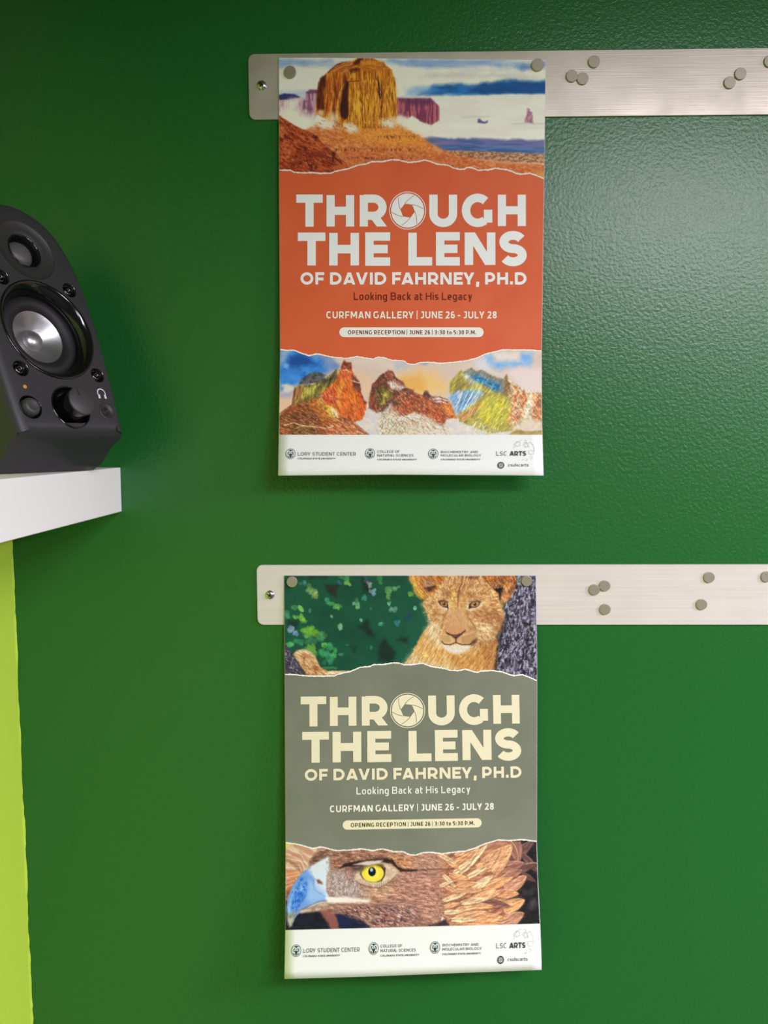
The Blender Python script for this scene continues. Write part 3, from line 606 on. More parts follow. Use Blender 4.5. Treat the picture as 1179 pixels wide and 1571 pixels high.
    A.poly(zF((640, 450), (760, 420), (860, 480), (860, 620), (760, 680), (600, 640), (600, 540)), (214, 200, 48), 8, 3, 6, .85, (186, 180, 80), (3, 8, .4, 1.8))
    A.fur(330, zF((460, 620), (620, 470), (760, 430), (880, 480), (860, 700), (700, 740)), 2.3, 6, 1, .3, .3, [(228, 216, 70), (184, 186, 70), (236, 230, 150), (160, 170, 100), (216, 200, 60)])
    A.fur(160, zF((460, 640), (600, 620), (800, 700), (700, 750), (560, 745)), 2.2, 7, 1.1, .3, .3, [(226, 220, 210), (150, 180, 140), (206, 196, 130), (236, 232, 226)])
    A.poly(zF((820, 290), (820, 260), (840, 245), (852, 292), (880, 380), (860, 420), (820, 420)), (130, 92, 66), 2.5, 1.2, 4, .9)
    A.poly(zF((870, 330), (950, 360), (1030, 410), (1010, 560), (900, 680), (850, 640), (880, 500)), (204, 116, 64), 4, 2, 5, .9, (230, 186, 156), (3, 5, .8, 2))
    A.poly(zF((1020, 410), (1060, 400), (1070, 520), (1040, 620), (980, 600)), (230, 214, 186), 3, 2, 4, .9)
    A.poly(zF((1060, 405), (1140, 400), (1140, 640), (1050, 620)), (206, 112, 64), 3, 2, 4, .9, (224, 160, 120), (3, 5, .6, 2))
    A.line(zF((850, 290), (900, 330), (1010, 395)), 1.6, (232, 214, 206), 1, .8)
    A.fur(150, zF((870, 340), (1140, 400), (1140, 690), (880, 690)), 1.9, 5, .9, .3, .5, [(236, 206, 180), (196, 96, 50), (226, 150, 110), (170, 90, 56)])
    A.tex(mt, 6, 1.3, 2.2, .24, 96); A.flecks(mt, 6, 1.2, 2.2, .64, (240, 232, 200), .3, 97)
    rm = zF((850, 300), (940, 350), (1140, 400), (1140, 690), (860, 690)); A.tex(rm, 4, 1.3, 1.1, .3, 98); A.flecks(rm, 5, 1.3, 1., .6, (244, 226, 208), .55, 99)
    A.poly(zF((880, 700), (1000, 600), (1140, 640), (1140, 720), (900, 740)), (224, 206, 196), 6, 3, 6, .85)
    A.poly(zF((860, 750), (920, 705), (1000, 722), (1140, 715), (1140, 760), (860, 770)), (178, 150, 82), 2, 1, 4, .95, (140, 112, 66), (9, 2, .1, 2))
    A.grain(.025)
    return A

def paint_cub():
    A = Art(434, 881, 828, 1046, (24, 84, 62), 13)
    X, Y = A.X, A.Y; full = (slice(None), slice(None)); R = A.rng
    A.mix(full, np.clip((A.noise(36, 30, 5, 4)-.42)*3, 0, 1)*.7, (20, 68, 54))
    A.mix(full, np.clip((A.noise(50, 46, 8, 3)-.5)*3, 0, 1)*.5, (34, 102, 78))
    for p in (((370, 120), (500, 130), (480, 220), (430, 210)), ((700, 60), (760, 60), (790, 190), (720, 180)), ((680, 490), (750, 420), (810, 570), (760, 560)), ((850, 650), (900, 580), (990, 700), (980, 800), (840, 790)), ((610, 660), (660, 660), (640, 700)), ((250, 44), (420, 44), (400, 62), (260, 66)), ((60, 420), (160, 440), (140, 490), (60, 480)), ((1000, 600), (1100, 580), (1090, 620))):
        A.poly(zG(*p), (22, 38, 36), 5, 3, 8, .8)
    A.poly(zG((400, 130), (520, 140), (470, 210)), (52, 44, 40), 4, 2, 6, .7)
    # sunlit leaves
    for x, y, rx, ry, c in ((210, 102, 20, 22, (70, 140, 140)), (260, 165, 28, 34, (116, 160, 96)), (310, 215, 22, 40, (140, 170, 100)), (405, 250, 24, 20, (70, 150, 120)), (440, 290, 40, 20, (70, 160, 90)), (495, 308, 26, 22, (104, 176, 90)),
                         (575, 70, 24, 40, (70, 150, 84)), (582, 115, 32, 18, (120, 170, 90)), (520, 55, 24, 14, (60, 130, 80)), (775, 130, 18, 34, (160, 170, 172)), (802, 190, 20, 28, (120, 170, 186)), (760, 75, 22, 20, (56, 84, 90)),
                         (735, 240, 18, 26, (70, 150, 140)), (668, 298, 24, 24, (130, 186, 140)), (660, 255, 16, 18, (50, 120, 84)), (945, 165, 26, 30, (110, 170, 96)), (990, 165, 24, 18, (100, 160, 100)), (932, 220, 14, 40, (100, 156, 90)), (942, 285, 14, 22, (100, 166, 120)), (984, 338, 24, 26, (110, 170, 140)),
                         (1120, 203, 22, 24, (120, 186, 80)), (1162, 322, 16, 18, (120, 196, 170)), (1010, 463, 20, 22, (60, 130, 140)), (868, 466, 20, 20, (70, 150, 130)), (697, 430, 14, 14, (110, 170, 130)), (787, 330, 10, 12, (50, 120, 90)), (518, 482, 22, 28, (130, 190, 146)),
                         (130, 320, 24, 26, (80, 156, 104)), (178, 328, 26, 22, (120, 186, 90)), (145, 402, 22, 18, (110, 180, 90)), (188, 416, 28, 28, (130, 196, 70)), (60, 380, 20, 50, (70, 140, 110)), (252, 342, 14, 14, (60, 130, 100)), (445, 398, 14, 10, (110, 160, 130)),
                         (95, 505, 34, 30, (150, 170, 206)), (130, 540, 24, 26, (130, 156, 196)), (250, 520, 44, 46, (120, 186, 60)), (310, 545, 40, 34, (110, 170, 60)), (230, 560, 30, 26, (100, 170, 80)), (350, 580, 40, 34, (80, 156, 100)), (255, 610, 60, 26, (56, 120, 84)),
                         (160, 615, 30, 24, (60, 156, 110)), (90, 640, 34, 26, (90, 180, 110)), (380, 645, 26, 26, (90, 180, 90)), (430, 655, 32, 34, (56, 150, 90)), (280, 670, 30, 44, (110, 170, 70)), (230, 670, 26, 20, (96, 160, 70)), (360, 715, 40, 28, (50, 150, 90)), (420, 750, 34, 50, (60, 156, 110)), (460, 740, 26, 34, (70, 166, 100)), (530, 725, 20, 14, (60, 150, 110)), (787, 665, 10, 18, (60, 140, 110)), (580, 645, 9, 9, (40, 130, 90)),
                         (860, 75, 26, 26, (60, 140, 80)), (400, 840, 60, 14, (60, 130, 84)), (510, 105, 22, 16, (36, 96, 100)), (1095, 400, 26, 26, (28, 78, 96))):
        (cx, cy), = zG((x, y)); c = np.array(c)*.93; A.ell(cx, cy, rx/6.6, ry/6.6, c, R.uniform(-.4, .4), .3, .8, .5, 2.4, int(x))
        for _ in range(4): A.ell(cx+R.normal(0, rx/10), cy+R.normal(0, ry/10), rx/11+.5, ry/11+.5, np.clip(c*R.uniform(.8, 1.25), 0, 255), R.uniform(-1, 1), .35, .7, .5, 2, int(y))
    # ---- trunk, right
    trunk = zH((700, 960), (770, 850), (800, 640), (840, 480), (850, 350), (905, 240), (960, 130), (990, 40), (1160, 30), (1160, 960))
    A.poly(trunk, (78, 72, 92), 1.4, 1.2, 4, 1, (46, 42, 58), (3, 8, .28, 2))
    A.poly(zH((780, 860), (810, 640), (850, 480), (860, 360), (900, 300), (930, 480), (900, 700), (850, 870)), (48, 42, 54), 8, 3, 6, .6)
    A.fur(1500, trunk, lambda x, y: 1.8+.3*math.sin(y/9+x/6), 6.5, 2.3, .3, .3, [(168, 164, 190), (36, 32, 44), (124, 120, 150), (196, 192, 212), (56, 50, 66), (100, 92, 116), (150, 146, 176)], .75, .7, 0., 1., 1.)
    A.flecks(trunk, 6, 2., 1.75, .56, (30, 26, 34), .85, 52, 2); A.flecks(trunk, 5, 1.8, 1.75, .6, (206, 202, 222), .8, 53, 2)
    A.poly(zH((770, 860), (800, 650), (850, 460), (862, 480), (820, 700), (790, 880)), (34, 26, 30), 5, 2, 5, .8)
    A.poly(zG((30, 620), (45, 630), (110, 720), (160, 790), (215, 900), (30, 910)), (70, 62, 84), 1.6, 1, 4, 1)
    A.fur(150, zG((34, 630), (45, 640), (110, 730), (200, 900), (34, 900)), 1.0, 5, 1.2, .3, .4, [(160, 154, 184), (38, 32, 44), (110, 104, 130), (190, 184, 204)], .85, .8)
    # ---- paw
    paw = zG((110, 730), (140, 695), (200, 678), (260, 700), (305, 745), (325, 790), (350, 840), (420, 865), (600, 868), (600, 900), (220, 920), (200, 870), (170, 810))
    A.poly(paw, (222, 178, 136), 1.6, 1, 4, 1, (186, 132, 86), (5, 5, .5, 1.6))
    A.poly(zG((120, 725), (150, 695), (205, 680), (265, 705), (305, 750), (280, 740), (210, 710), (150, 725)), (236, 206, 166), 3, 1, 4, .9)
    A.poly(zG((160, 820), (200, 850), (230, 900), (200, 895), (180, 850)), (70, 48, 44), 2.5, 1, 4, .9)
    A.poly(zG((270, 830), (330, 830), (340, 870), (280, 860)), (176, 96, 52), 4, 2, 4, .8)
    A.poly(zG((360, 872), (600, 868), (600, 885), (400, 900)), (240, 222, 190), 2.5, 1, 4, .9)
    A.ell(466.5, 1010, 1.3, 1.3, (110, 76, 64), 0, .5, .9)
    A.fur(220, paw, .7, 4, .8, .2, .4)
    # ---- body
    body = zH((-20, 840), (60, 730), (85, 680), (130, 590), (190, 500), (250, 460), (330, 560), (600, 640), (800, 580), (800, 660), (770, 870), (640, 900), (-20, 900))
    A.poly(body, (228, 180, 118), 1.6, 1.5, 4, 1, (212, 154, 84), (7, 5, .9, 1.6))
    A.poly(zH((-20, 840), (60, 730), (100, 680), (130, 780), (260, 790), (400, 830), (380, 880), (-20, 880)), (236, 212, 168), 9, 3, 6, .8)
    A.poly(zH((180, 500), (260, 470), (320, 560), (300, 640), (200, 560)), (236, 216, 180), 8, 3, 6, .8)
    A.poly(zH((380, 740), (620, 700), (700, 760), (680, 860), (480, 870)), (200, 136, 66), 8, 3, 6, .6)
    A.poly(zH((650, 640), (800, 600), (780, 850), (700, 850)), (172, 104, 52), 8, 3, 6, .75)
    A.fur(1100, body, lambda x, y: 2.0+(690-x)*.006, 6, .9, .22, .3, None, .75, .3, .4)
    A.fur(60, zH((0, 830), (70, 720), (130, 590), (190, 500), (200, 520), (140, 610), (90, 700), (20, 830)), 3.6, 4, .8, .1, .4, [(236, 214, 170), (226, 186, 120)])
    # ---- ears
    el = zH((45, 30), (50, 90), (80, 130), (95, 190), (130, 240), (180, 250), (260, 220), (350, 90), (370, 30))
    A.poly(el, (212, 150, 84), 2, 1.5, 4, 1, (186, 108, 44), (5, 5, .6, 1.6))
    A.poly(zH((48, 30), (90, 30), (110, 90), (150, 170), (200, 230), (140, 240), (95, 190), (75, 130)), (226, 178, 84), 5, 2, 4, .85)
    A.poly(zH((150, 80), (240, 60), (270, 110), (250, 160), (190, 180), (150, 130)), (158, 98, 66), 6, 2, 4, .8)
    A.poly(zH((180, 150), (270, 125), (280, 145), (220, 185)), (62, 34, 28), 3, 1.5, 4, .85)
    A.fur(150, zH((50, 40), (260, 40), (260, 200), (140, 240), (90, 180)), lambda x, y: 2.4, 5, .8, .25, .5, None, .8, .4, .3)
    for k in range(10): A.line(zH((160+k*10, 150-k*2), (175+k*9, 110), (215+k*6, 75+k*4)), .9, (226, 190, 160), .7, .7, .3)
    er = zH((600, 30), (960, 30), (975, 90), (950, 170), (905, 250), (860, 290), (780, 250), (700, 170))
    A.poly(er, (206, 146, 92), 2, 1.5, 4, 1, (150, 82, 44), (5, 6, .8, 1.8))
    A.poly(zH((700, 40), (900, 40), (890, 120), (820, 140), (720, 110)), (196, 112, 44), 6, 2, 4, .7)
    A.poly(zH((755, 160), (800, 140), (850, 130), (860, 160), (835, 210), (830, 260), (810, 200), (770, 190)), (24, 16, 18), 3, 1.6, 3, .95)
    A.poly(zH((780, 90), (840, 50), (880, 60), (850, 120), (820, 130)), (122, 74, 52), 4, 2, 4, .7)
    A.poly(zH((860, 150), (940, 120), (920, 220), (860, 280), (835, 260)), (212, 150, 100), 5, 2, 4, .7)
    A.poly(zH((905, 180), (930, 140), (945, 160), (915, 210)), (110, 66, 48), 3, 1, 3, .7)
    for k in range(16): A.line(zH((740+k*9, 165-k*1.5), (760+k*8, 120+k), (800+k*6, 85+k*3)), .9, ((228, 188, 140), (120, 70, 44))[k % 3 == 0], .7, .75, .3)
    A.fur(150, er, 1.0, 5, .8, .28, .6, None, .8, .4, .3)
    # ---- head
    head = zH((160, 300), (170, 262), (260, 190), (330, 100), (380, 40), (660, 36), (720, 110), (800, 190), (850, 300), (855, 400), (830, 500), (780, 590), (660, 640), (600, 680), (480, 720), (370, 690), (320, 620), (300, 560), (240, 500), (215, 420), (190, 350))
    A.poly(head, (222, 174, 122), 2, 1.5, 4, 1, (204, 148, 96), (6, 6, .8, 1.4))
    A.poly(zH((160, 290), (200, 250), (280, 260), (290, 400), (310, 560), (240, 500), (210, 420)), (214, 166, 112), 8, 3, 5, .6)
    A.poly(zH((215, 430), (300, 480), (310, 570), (240, 510)), (240, 220, 182), 6, 3, 4, .85)
    A.poly(zH((400, 170), (450, 180), (450, 330), (430, 400), (390, 300)), (228, 180, 96), 6, 2, 4, .7)
    A.poly(zH((500, 190), (540, 170), (540, 330), (500, 320)), (214, 158, 90), 6, 2, 4, .6)
    A.poly(zH((640, 340), (780, 330), (840, 420), (760, 480), (660, 430)), (178, 116, 70), 10, 4, 6, .7)
    A.poly(zH((620, 440), (740, 460), (800, 520), (720, 600), (640, 590)), (224, 188, 140), 8, 3, 5, .8)
    A.poly(zH((240, 330), (300, 340), (290, 400), (250, 400)), (184, 122, 74), 6, 2, 4, .7)
    A.poly(zH((780, 480), (850, 400), (840, 520), (780, 600)), (160, 104, 66), 6, 2, 4, .7)
    A.fur(1500, head, lambda x, y: math.atan2(y-925, (x-701)*1.0)+(.0), 4.5, .75, .2, .3, None, .7, .3, .4)
    A.tex(head, 5, 1.1, 0, .26, 41, 3, (702, 927), (.7, 1, 1.2)); A.tex(head, 1.6, 1.6, 0, .12, 42)
    A.flecks(zH((620, 330), (830, 320), (850, 480), (720, 500), (620, 430)), 5, 1.6, .6, .56, (150, 96, 62), .6, 43)
    A.flecks(zH((170, 260), (300, 240), (300, 480), (220, 440)), 4, 1.6, 1.2, .57, (160, 106, 70), .5, 44)
    A.flecks(zH((280, 110), (700, 110), (690, 250), (300, 250)), 4, 1.3, 1.5, .6, (150, 92, 54), .6, 45)
    A.flecks(zH((600, 440), (760, 440), (800, 560), (640, 620)), 5, 1.4, .5, .56, (240, 214, 176), .6, 46)
    A.tex(body, 7, 1.2, 2.1, .22, 47, 3, None, (.7, 1, 1.3)); A.flecks(body, 7, 1.3, 2.1, .62, (246, 220, 176), .5, 48)
    A.tex(el, 5, 1.2, .8, .3, 49); A.tex(er, 5, 1.2, 1.2, .4, 50); A.tex(paw, 4, 1.3, .6, .22, 51)
    # brow stripes
    for p, w in (((510, 45), (500, 110), (470, 180), (465, 260)), 2.6), (((540, 60), (520, 130), (500, 170)), 1.6), (((440, 60), (430, 120), (400, 150)), 1.4), (((580, 60), (560, 120)), 1.4), (((395, 60), (380, 110)), 1.2), (((480, 180), (470, 240), (462, 330)), 1.8):
        A.line(zH(*p), w, (128, 66, 34), 1.4, .75, w*.5)
    for p in (((360, 190), (385, 180), (385, 250), (365, 245)), ((560, 200), (575, 180), (590, 230), (575, 250)), ((610, 190), (625, 200), (610, 235)), ((320, 210), (345, 200), (345, 240))):
        A.poly(zH(*p), (150, 92, 54), 3, 1, 3, .7)
    A.poly(zH((540, 55), (650, 50), (640, 75), (570, 75)), (96, 52, 34), 3, 1.5, 4, .7)
    A.fur(120, zH((400, 45), (640, 45), (580, 200), (440, 200)), 1.6, 4, .8, .3, .3, [(150, 88, 48), (226, 182, 130), (110, 60, 36), (196, 134, 84)])
    # pale eye surrounds, eyes
    A.poly(zH((295, 290), (320, 260), (380, 262), (400, 300), (390, 350), (350, 350), (310, 315)), (240, 220, 180), 4, 1, 4, .95)
    A.poly(zH((540, 310), (560, 275), (620, 255), (670, 270), (680, 300), (620, 330), (570, 345), (545, 340)), (242, 224, 188), 4, 1, 4, .95)
    A.poly(zH((296, 268), (340, 258), (378, 272), (384, 330), (368, 322), (340, 318), (310, 296)), (58, 34, 26), 1.2)
    A.poly(zH((312, 275), (345, 266), (374, 280), (370, 310), (340, 312), (320, 298)), (190, 134, 76), 1.2)
    A.ell(620+346/5.614, 875+288/5.614, 2.3, 2.6, (66, 40, 24), 0, .3)
    A.ell(620+340/5.614, 875+281/5.614, .8, .7, (240, 220, 190), 0, .4)
    A.line(zH((376, 300), (382, 335), (376, 352)), 1.4, (60, 36, 28), 1, .9, .5)
    A.poly(zH((556, 335), (562, 290), (590, 268), (630, 260), (664, 272), (650, 300), (620, 322), (580, 325)), (58, 34, 26), 1.2)
    A.poly(zH((575, 300), (592, 275), (630, 268), (652, 280), (640, 302), (612, 316), (586, 316)), (198, 144, 84), 1.2)
    A.ell(620+612/5.614, 875+292/5.614, 2.4, 2.7, (66, 40, 24), 0, .3)
    A.ell(620+606/5.614, 875+284/5.614, .8, .7, (240, 220, 190), 0, .4)
    A.line(zH((300, 262), (345, 252), (385, 270)), 1, (96, 60, 40), 1, .8); A.line(zH((560, 275), (610, 252), (668, 268)), 1, (96, 60, 40), 1, .8)
    # nose bridge
    A.poly(zH((400, 340), (520, 330), (560, 420), (580, 480), (540, 520), (370, 530), (330, 480), (360, 400)), (214, 162, 118), 8, 2, 5, .7)
    A.line(zH((376, 350), (340, 420), (325, 500)), 2, (150, 96, 62), 2.5, .6); A.line(zH((545, 350), (560, 410), (610, 480), (620, 520)), 2.4, (150, 96, 66), 2.5, .6)
    A.poly(zH((555, 480), (620, 480), (630, 530), (570, 530)), (164, 108, 74), 5, 2, 4, .6)
    A.poly(zH((372, 530), (380, 480), (440, 470), (510, 490), (528, 515), (480, 545), (420, 550)), (212, 152, 106), 4, 1, 4, .8)
    # muzzle
    A.poly(zH((300, 560), (360, 540), (430, 580), (445, 625), (400, 640), (345, 635), (310, 600)), (226, 184, 130), 4, 2, 4, .9)
    A.poly(zH((460, 625), (470, 575), (540, 540), (620, 520), (630, 570), (580, 625), (500, 640)), (220, 172, 122), 4, 2, 4, .9)
    for k in range(5): A.line(zH((310+k*4, 560+k*13), (350, 566+k*11), (400, 575+k*10)), .8, (150, 96, 60), .8, .6)
    for k in range(6): A.line(zH((500, 575+k*9), (560, 560+k*11), (620, 535+k*13)), .8, (140, 88, 58), .8, .65)
    A.poly(zH((325, 640), (400, 650), (450, 640), (520, 650), (590, 640), (560, 680), (470, 720), (390, 705), (345, 670)), (240, 228, 214), 3, 1.5, 3, .95)
    A.fur(110, zH((340, 650), (580, 650), (540, 700), (400, 705)), 1.5, 4, .7, .1, .3, [(250, 242, 230), (206, 186, 164), (236, 222, 204)])
    A.poly(zH((360, 528), (400, 548), (440, 556), (490, 545), (532, 510), (530, 528), (490, 560), (455, 590), (442, 590), (410, 565), (372, 550)), (70, 40, 38), 1.4)
    A.poly(zH((395, 552), (480, 552), (448, 585)), (122, 82, 78), 2, .3, 3, .8)
    A.line(zH((448, 580), (448, 622)), 1.4, (70, 42, 36), .9)
    A.line(zH((325, 612), (350, 636), (400, 640), (448, 622), (500, 640), (560, 640), (610, 612)), 1.5, (78, 46, 38), 1.1, .95)
    A.poly(zH((570, 640), (600, 600), (630, 590), (620, 620), (590, 650)), (82, 52, 42), 3, 1.5, 3, .8)
    A.fur(60, zH((560, 640), (620, 580), (640, 600), (600, 660)), .6, 3, .8, .3, .5, [(60, 36, 32), (120, 76, 54)])
    A.fur(90, zH((650, 560), (800, 560), (780, 640), (640, 640)), 1.1, 5, .8, .2, .4, [(222, 180, 130), (150, 96, 60), (236, 206, 164), (90, 56, 42)])
    A.fur(70, zH((160, 260), (215, 420), (240, 500), (225, 500), (180, 380), (150, 280)), 2.6, 4, .8, .1, .4, [(226, 196, 140), (240, 222, 180)])
    A.fur(70, zH((830, 250), (870, 260), (850, 420), (800, 580), (790, 560), (830, 420)), .6, 4, .8, .2, .4, [(190, 132, 84), (226, 180, 130)])
    A.grain(.02)
    return A

def paint_eagle():
    A = Art(435, 1284, 832, 1432, (166, 124, 110), 14)
    R = A.rng
    # pale feathers left, dark corners
    A.poly(zM((40, 60), (340, 110), (260, 260), (130, 420), (60, 540), (40, 540)), (214, 184, 166), 3, 2, 6, 1, (190, 140, 116), (14, 4, .5, 1.8))
    A.poly(zM((40, 70), (110, 80), (80, 110), (40, 120)), (212, 196, 80), 5, 2, 5, .8)
    for p, c in ((((45, 190), (160, 260), (200, 330), (150, 300), (60, 230)), (140, 84, 66)), (((60, 300), (180, 340), (130, 420), (60, 360)), (206, 130, 80)), (((45, 400), (130, 420), (80, 520), (50, 500)), (180, 100, 70)), (((50, 500), (90, 480), (70, 540), (48, 545)), (84, 48, 48))):
        A.poly(zM(*p), c, 4, 2, 5, .8)
    for k in range(14): A.line(zM((50, 120+k*28), (130+R.uniform(0, 60), 170+k*20), (230-k*8, 260+k*10)), 1.2, ((236, 214, 196), (150, 96, 78), (222, 176, 140))[k % 3], 1, .6)
    dark = zM((40, 560), (200, 660), (340, 660), (430, 700), (500, 830), (40, 830))
    A.poly(dark, (30, 30, 46), 3, 2, 6, 1, (22, 22, 34), (8, 8, 0, 1.5))
    A.poly(zM((430, 690), (600, 670), (760, 760), (800, 830), (430, 830)), (28, 30, 56), 3, 2, 6, 1)
    # head base
    head = zM((250, 230), (300, 160), (360, 110), (480, 130), (700, 120), (900, 120), (1080, 150), (1179, 170))+zN((250, 170), (420, 160), (560, 600), (420, 760), (0, 775))+zM((800, 800), (640, 700), (480, 680), (420, 690), (400, 560), (410, 230), (260, 270))
    A.poly(head, (176, 134, 118), 2, 1.5, 5, 1, (148, 106, 96), (9, 4, .2, 1.6))
    A.poly(zM((330, 660), (420, 650), (480, 700), (520, 830), (450, 830), (390, 730)), (140, 86, 80), 3, 2, 4, .95)
    A.poly(zM((500, 690), (560, 700), (620, 790), (520, 800)), (30, 34, 72), 4, 2, 4, .9)
    A.poly(zM((250, 250), (300, 170), (420, 120), (430, 200), (350, 220), (260, 270)), (142, 100, 84), 3, 2, 4, .9, (110, 76, 66), (5, 3, -.6, 1.6))
    A.poly(zM((420, 200), (540, 150), (900, 140), (960, 200), (740, 210), (520, 290), (430, 330)), (146, 98, 80), 6, 2, 5, .8)
    A.poly(zM((880, 150), (1100, 160), (1179, 200), (1179, 290), (1040, 290), (960, 230)), (188, 130, 92), 6, 2, 5, .85)
    A.poly(zM((1000, 330), (1179, 330))+zN((300, 330), (320, 600), (200, 720), (0, 650))+zM((1000, 600), (900, 540)), (174, 122, 108), 10, 3, 6, .8)
    A.poly(zM((540, 540), (760, 600), (900, 560), (1179, 600), (1179, 800), (840, 800), (640, 700)), (150, 106, 98), 10, 3, 6, .8)
    A.poly(zM((700, 440), (860, 460), (960, 400), (1000, 520), (860, 580), (740, 540)), (190, 150, 118), 9, 3, 6, .8)
    A.fur(620, zM((270, 220), (420, 120), (900, 130), (1179, 180), (1179, 300), (1000, 300), (940, 220), (520, 290), (430, 340)), lambda x, y: -.25 if x < 530 else .15, 6, .9, .3, .3, [(206, 162, 140), (116, 78, 68), (222, 184, 160), (162, 114, 94), (96, 64, 58), (182, 132, 108)], .6)
    A.fur(900, zM((900, 560), (1020, 330), (1179, 320))+zN((300, 330), (330, 560), (300, 740), (0, 770))+zM((840, 800), (560, 640), (780, 600)), lambda x, y: .25+.35*(x-560)/150*(y-1380)/60, 6.5, .9, .3, .25, [(206, 160, 142), (124, 84, 78), (222, 182, 162), (172, 124, 110), (104, 70, 68), (190, 142, 126)], .6)
    A.fur(260, zM((500, 660), (760, 620), (1179, 640), (1179, 800), (850, 800), (640, 720)), .55, 7, 1.2, .3, .25, [(206, 164, 150), (66, 44, 50), (150, 106, 96), (46, 34, 44)], .75)
    for x, y in ((1130, 665), (1030, 700)): A.ell(430+x/5.614, 1280+y/5.614, 6, 3, (228, 204, 200), .4, .7, .7)
    A.tex(head, 8, 1.2, .12, .34, 61, 3); A.tex(head, 2.2, 1.2, .3, .14, 62, 3)
    low = zM((500, 640), (760, 610), (1179, 620), (1179, 800), (850, 800), (640, 720))
    A.flecks(low, 6, 1.7, .5, .54, (66, 44, 52), .75, 63, 8); A.flecks(low, 6, 1.6, .5, .62, (226, 190, 176), .7, 64, 8)
    crown = zM((270, 220), (420, 120), (900, 130), (1179, 180), (1179, 300), (1000, 300), (940, 220), (520, 290), (430, 340))
    A.flecks(crown, 7, 1.4, .1, .57, (104, 68, 58), .7, 65, 4); A.flecks(crown, 7, 1.3, .1, .63, (226, 188, 164), .6, 66, 4)
    cheek = zM((900, 560), (1020, 330), (1179, 320))+zN((300, 330), (330, 560), (300, 740), (0, 770))+zM((860, 700), (640, 620))
    A.flecks(cheek, 8, 1.4, .2, .58, (126, 84, 78), .6, 67, 8); A.flecks(cheek, 8, 1.3, .2, .61, (222, 178, 158), .6, 68, 8)
    # lore
    A.poly(zM((410, 330), (520, 310), (700, 330), (680, 440), (740, 520), (640, 560), (420, 520), (395, 420)), (190, 172, 170), 7, 3, 5, .9, (150, 124, 122), (3, 3, .5, 1.8))
    A.poly(zM((560, 310), (650, 300), (640, 390), (560, 400)), (150, 96, 84), 6, 3, 4, .7)
    A.fur(260, zM((410, 340), (540, 300), (680, 320), (680, 460), (700, 550), (430, 520)), lambda x, y: 1.8+(x-500)*.02, 4, .7, .3, .5, [(226, 214, 212), (120, 96, 100), (176, 150, 146), (96, 72, 76), (206, 188, 186)])
    lore = zM((410, 340), (540, 300), (680, 320), (680, 460), (740, 540), (430, 530)); A.flecks(lore, 2.4, 1.2, 1.9, .58, (110, 88, 94), .7, 69, 5); A.flecks(lore, 2.6, 1.2, 1.9, .6, (232, 220, 216), .7, 70, 5)
    # eye ring
    A.poly(zM((640, 400), (660, 320), (700, 280), (870, 240), (960, 270), (1020, 320), (980, 380), (900, 440), (830, 460), (740, 440)), (222, 200, 178), 4, 1.5, 4, .95, (196, 168, 146), (4, 3, .3, 1.5))
    A.poly(zM((690, 340), (720, 280), (800, 255), (880, 258), (906, 300), (895, 370), (850, 410), (780, 412), (710, 380)), (66, 46, 40), 1.8)
    A.ell(430+798/5.614, 1280+335/5.614, 96/5.614, 76/5.614, (226, 208, 66), .05, .06)
    A.ell(430+800/5.614, 1280+335/5.614, 60/5.614, 56/5.614, (240, 226, 90), 0, .4, .7)
    A.poly(zM((690, 300), (730, 270), (830, 255), (890, 260), (900, 290), (820, 270), (740, 290), (705, 320)), (120, 100, 40), 3, .5, 3, .8)
    A.ell(430+792/5.614, 1280+322/5.614, 33/5.614, 39/5.614, (16, 20, 34), 0, .1)
    A.ell(430+788/5.614, 1280+306/5.614, 13/5.614, 16/5.614, (166, 186, 206), 0, .3)
    A.line(zM((650, 400), (700, 435), (770, 455), (850, 462), (920, 430), (990, 370)), 1.4, (120, 84, 70), 1.2, .8)
    A.line(zM((905, 290), (900, 350), (870, 405)), 1.6, (60, 40, 36), 1.2, .9)
    for k in range(22):
        t = k/21; x = 660+t*350; y = 420+40*math.sin(t*3.14)-t*70
        A.line(zM((x, y), (x+R.normal(0, 8), y+26)), .8, (110, 78, 66), .8, .6)
    A.fur(110, zM((660, 440), (830, 470), (1010, 380), (1040, 430), (860, 560), (720, 520)), lambda x, y: .5-.008*(x-560), 5, .8, .3, .3, [(226, 196, 168), (150, 110, 90), (196, 158, 130), (110, 76, 66)])
    # brow
    A.poly(zM((505, 290), (560, 250), (640, 232), (800, 212), (920, 204), (975, 225), (1000, 270), (1060, 300), (1179, 300), (1179, 320), (1040, 320), (960, 250), (880, 240), (760, 268), (660, 280), (560, 280), (520, 300)), (40, 28, 28), 1.8, 1, 4, .95)
    A.poly(zM((630, 262), (740, 232), (890, 222), (860, 250), (760, 268)), (214, 190, 186), 1.8, .6, 4, 1)
    A.poly(zM((620, 290), (700, 270), (720, 280), (690, 320), (640, 320)), (60, 42, 42), 4, 2, 4, .8)
    A.line(zM((960, 215), (1020, 300), (1080, 312), (1179, 306)), 2, (50, 34, 32), 1.5, .9)
    # beak
    A.poly(zM((260, 285), (330, 240), (415, 195), (425, 300), (400, 380), (395, 480), (420, 540), (560, 556), (570, 580), (400, 590), (280, 640), (160, 680), (140, 640), (170, 360), (210, 320)), (206, 216, 232), 1.6, .6)
    beak = zM((215, 310), (265, 285), (300, 400), (300, 470), (390, 530), (390, 570), (280, 600), (160, 680), (130, 720), (100, 790), (80, 800), (60, 760), (52, 660), (70, 540), (110, 440), (160, 370))
    A.poly(beak, (110, 152, 216), 1.4, .4)
    A.poly(zM((230, 300), (330, 245), (415, 200), (420, 300), (370, 330), (290, 360)), (206, 214, 226), 5, 1.5, 5, .9)
    A.poly(zM((240, 390), (300, 420), (390, 500), (385, 560), (280, 600), (230, 560)), (150, 184, 230), 6, 2, 5, .9)
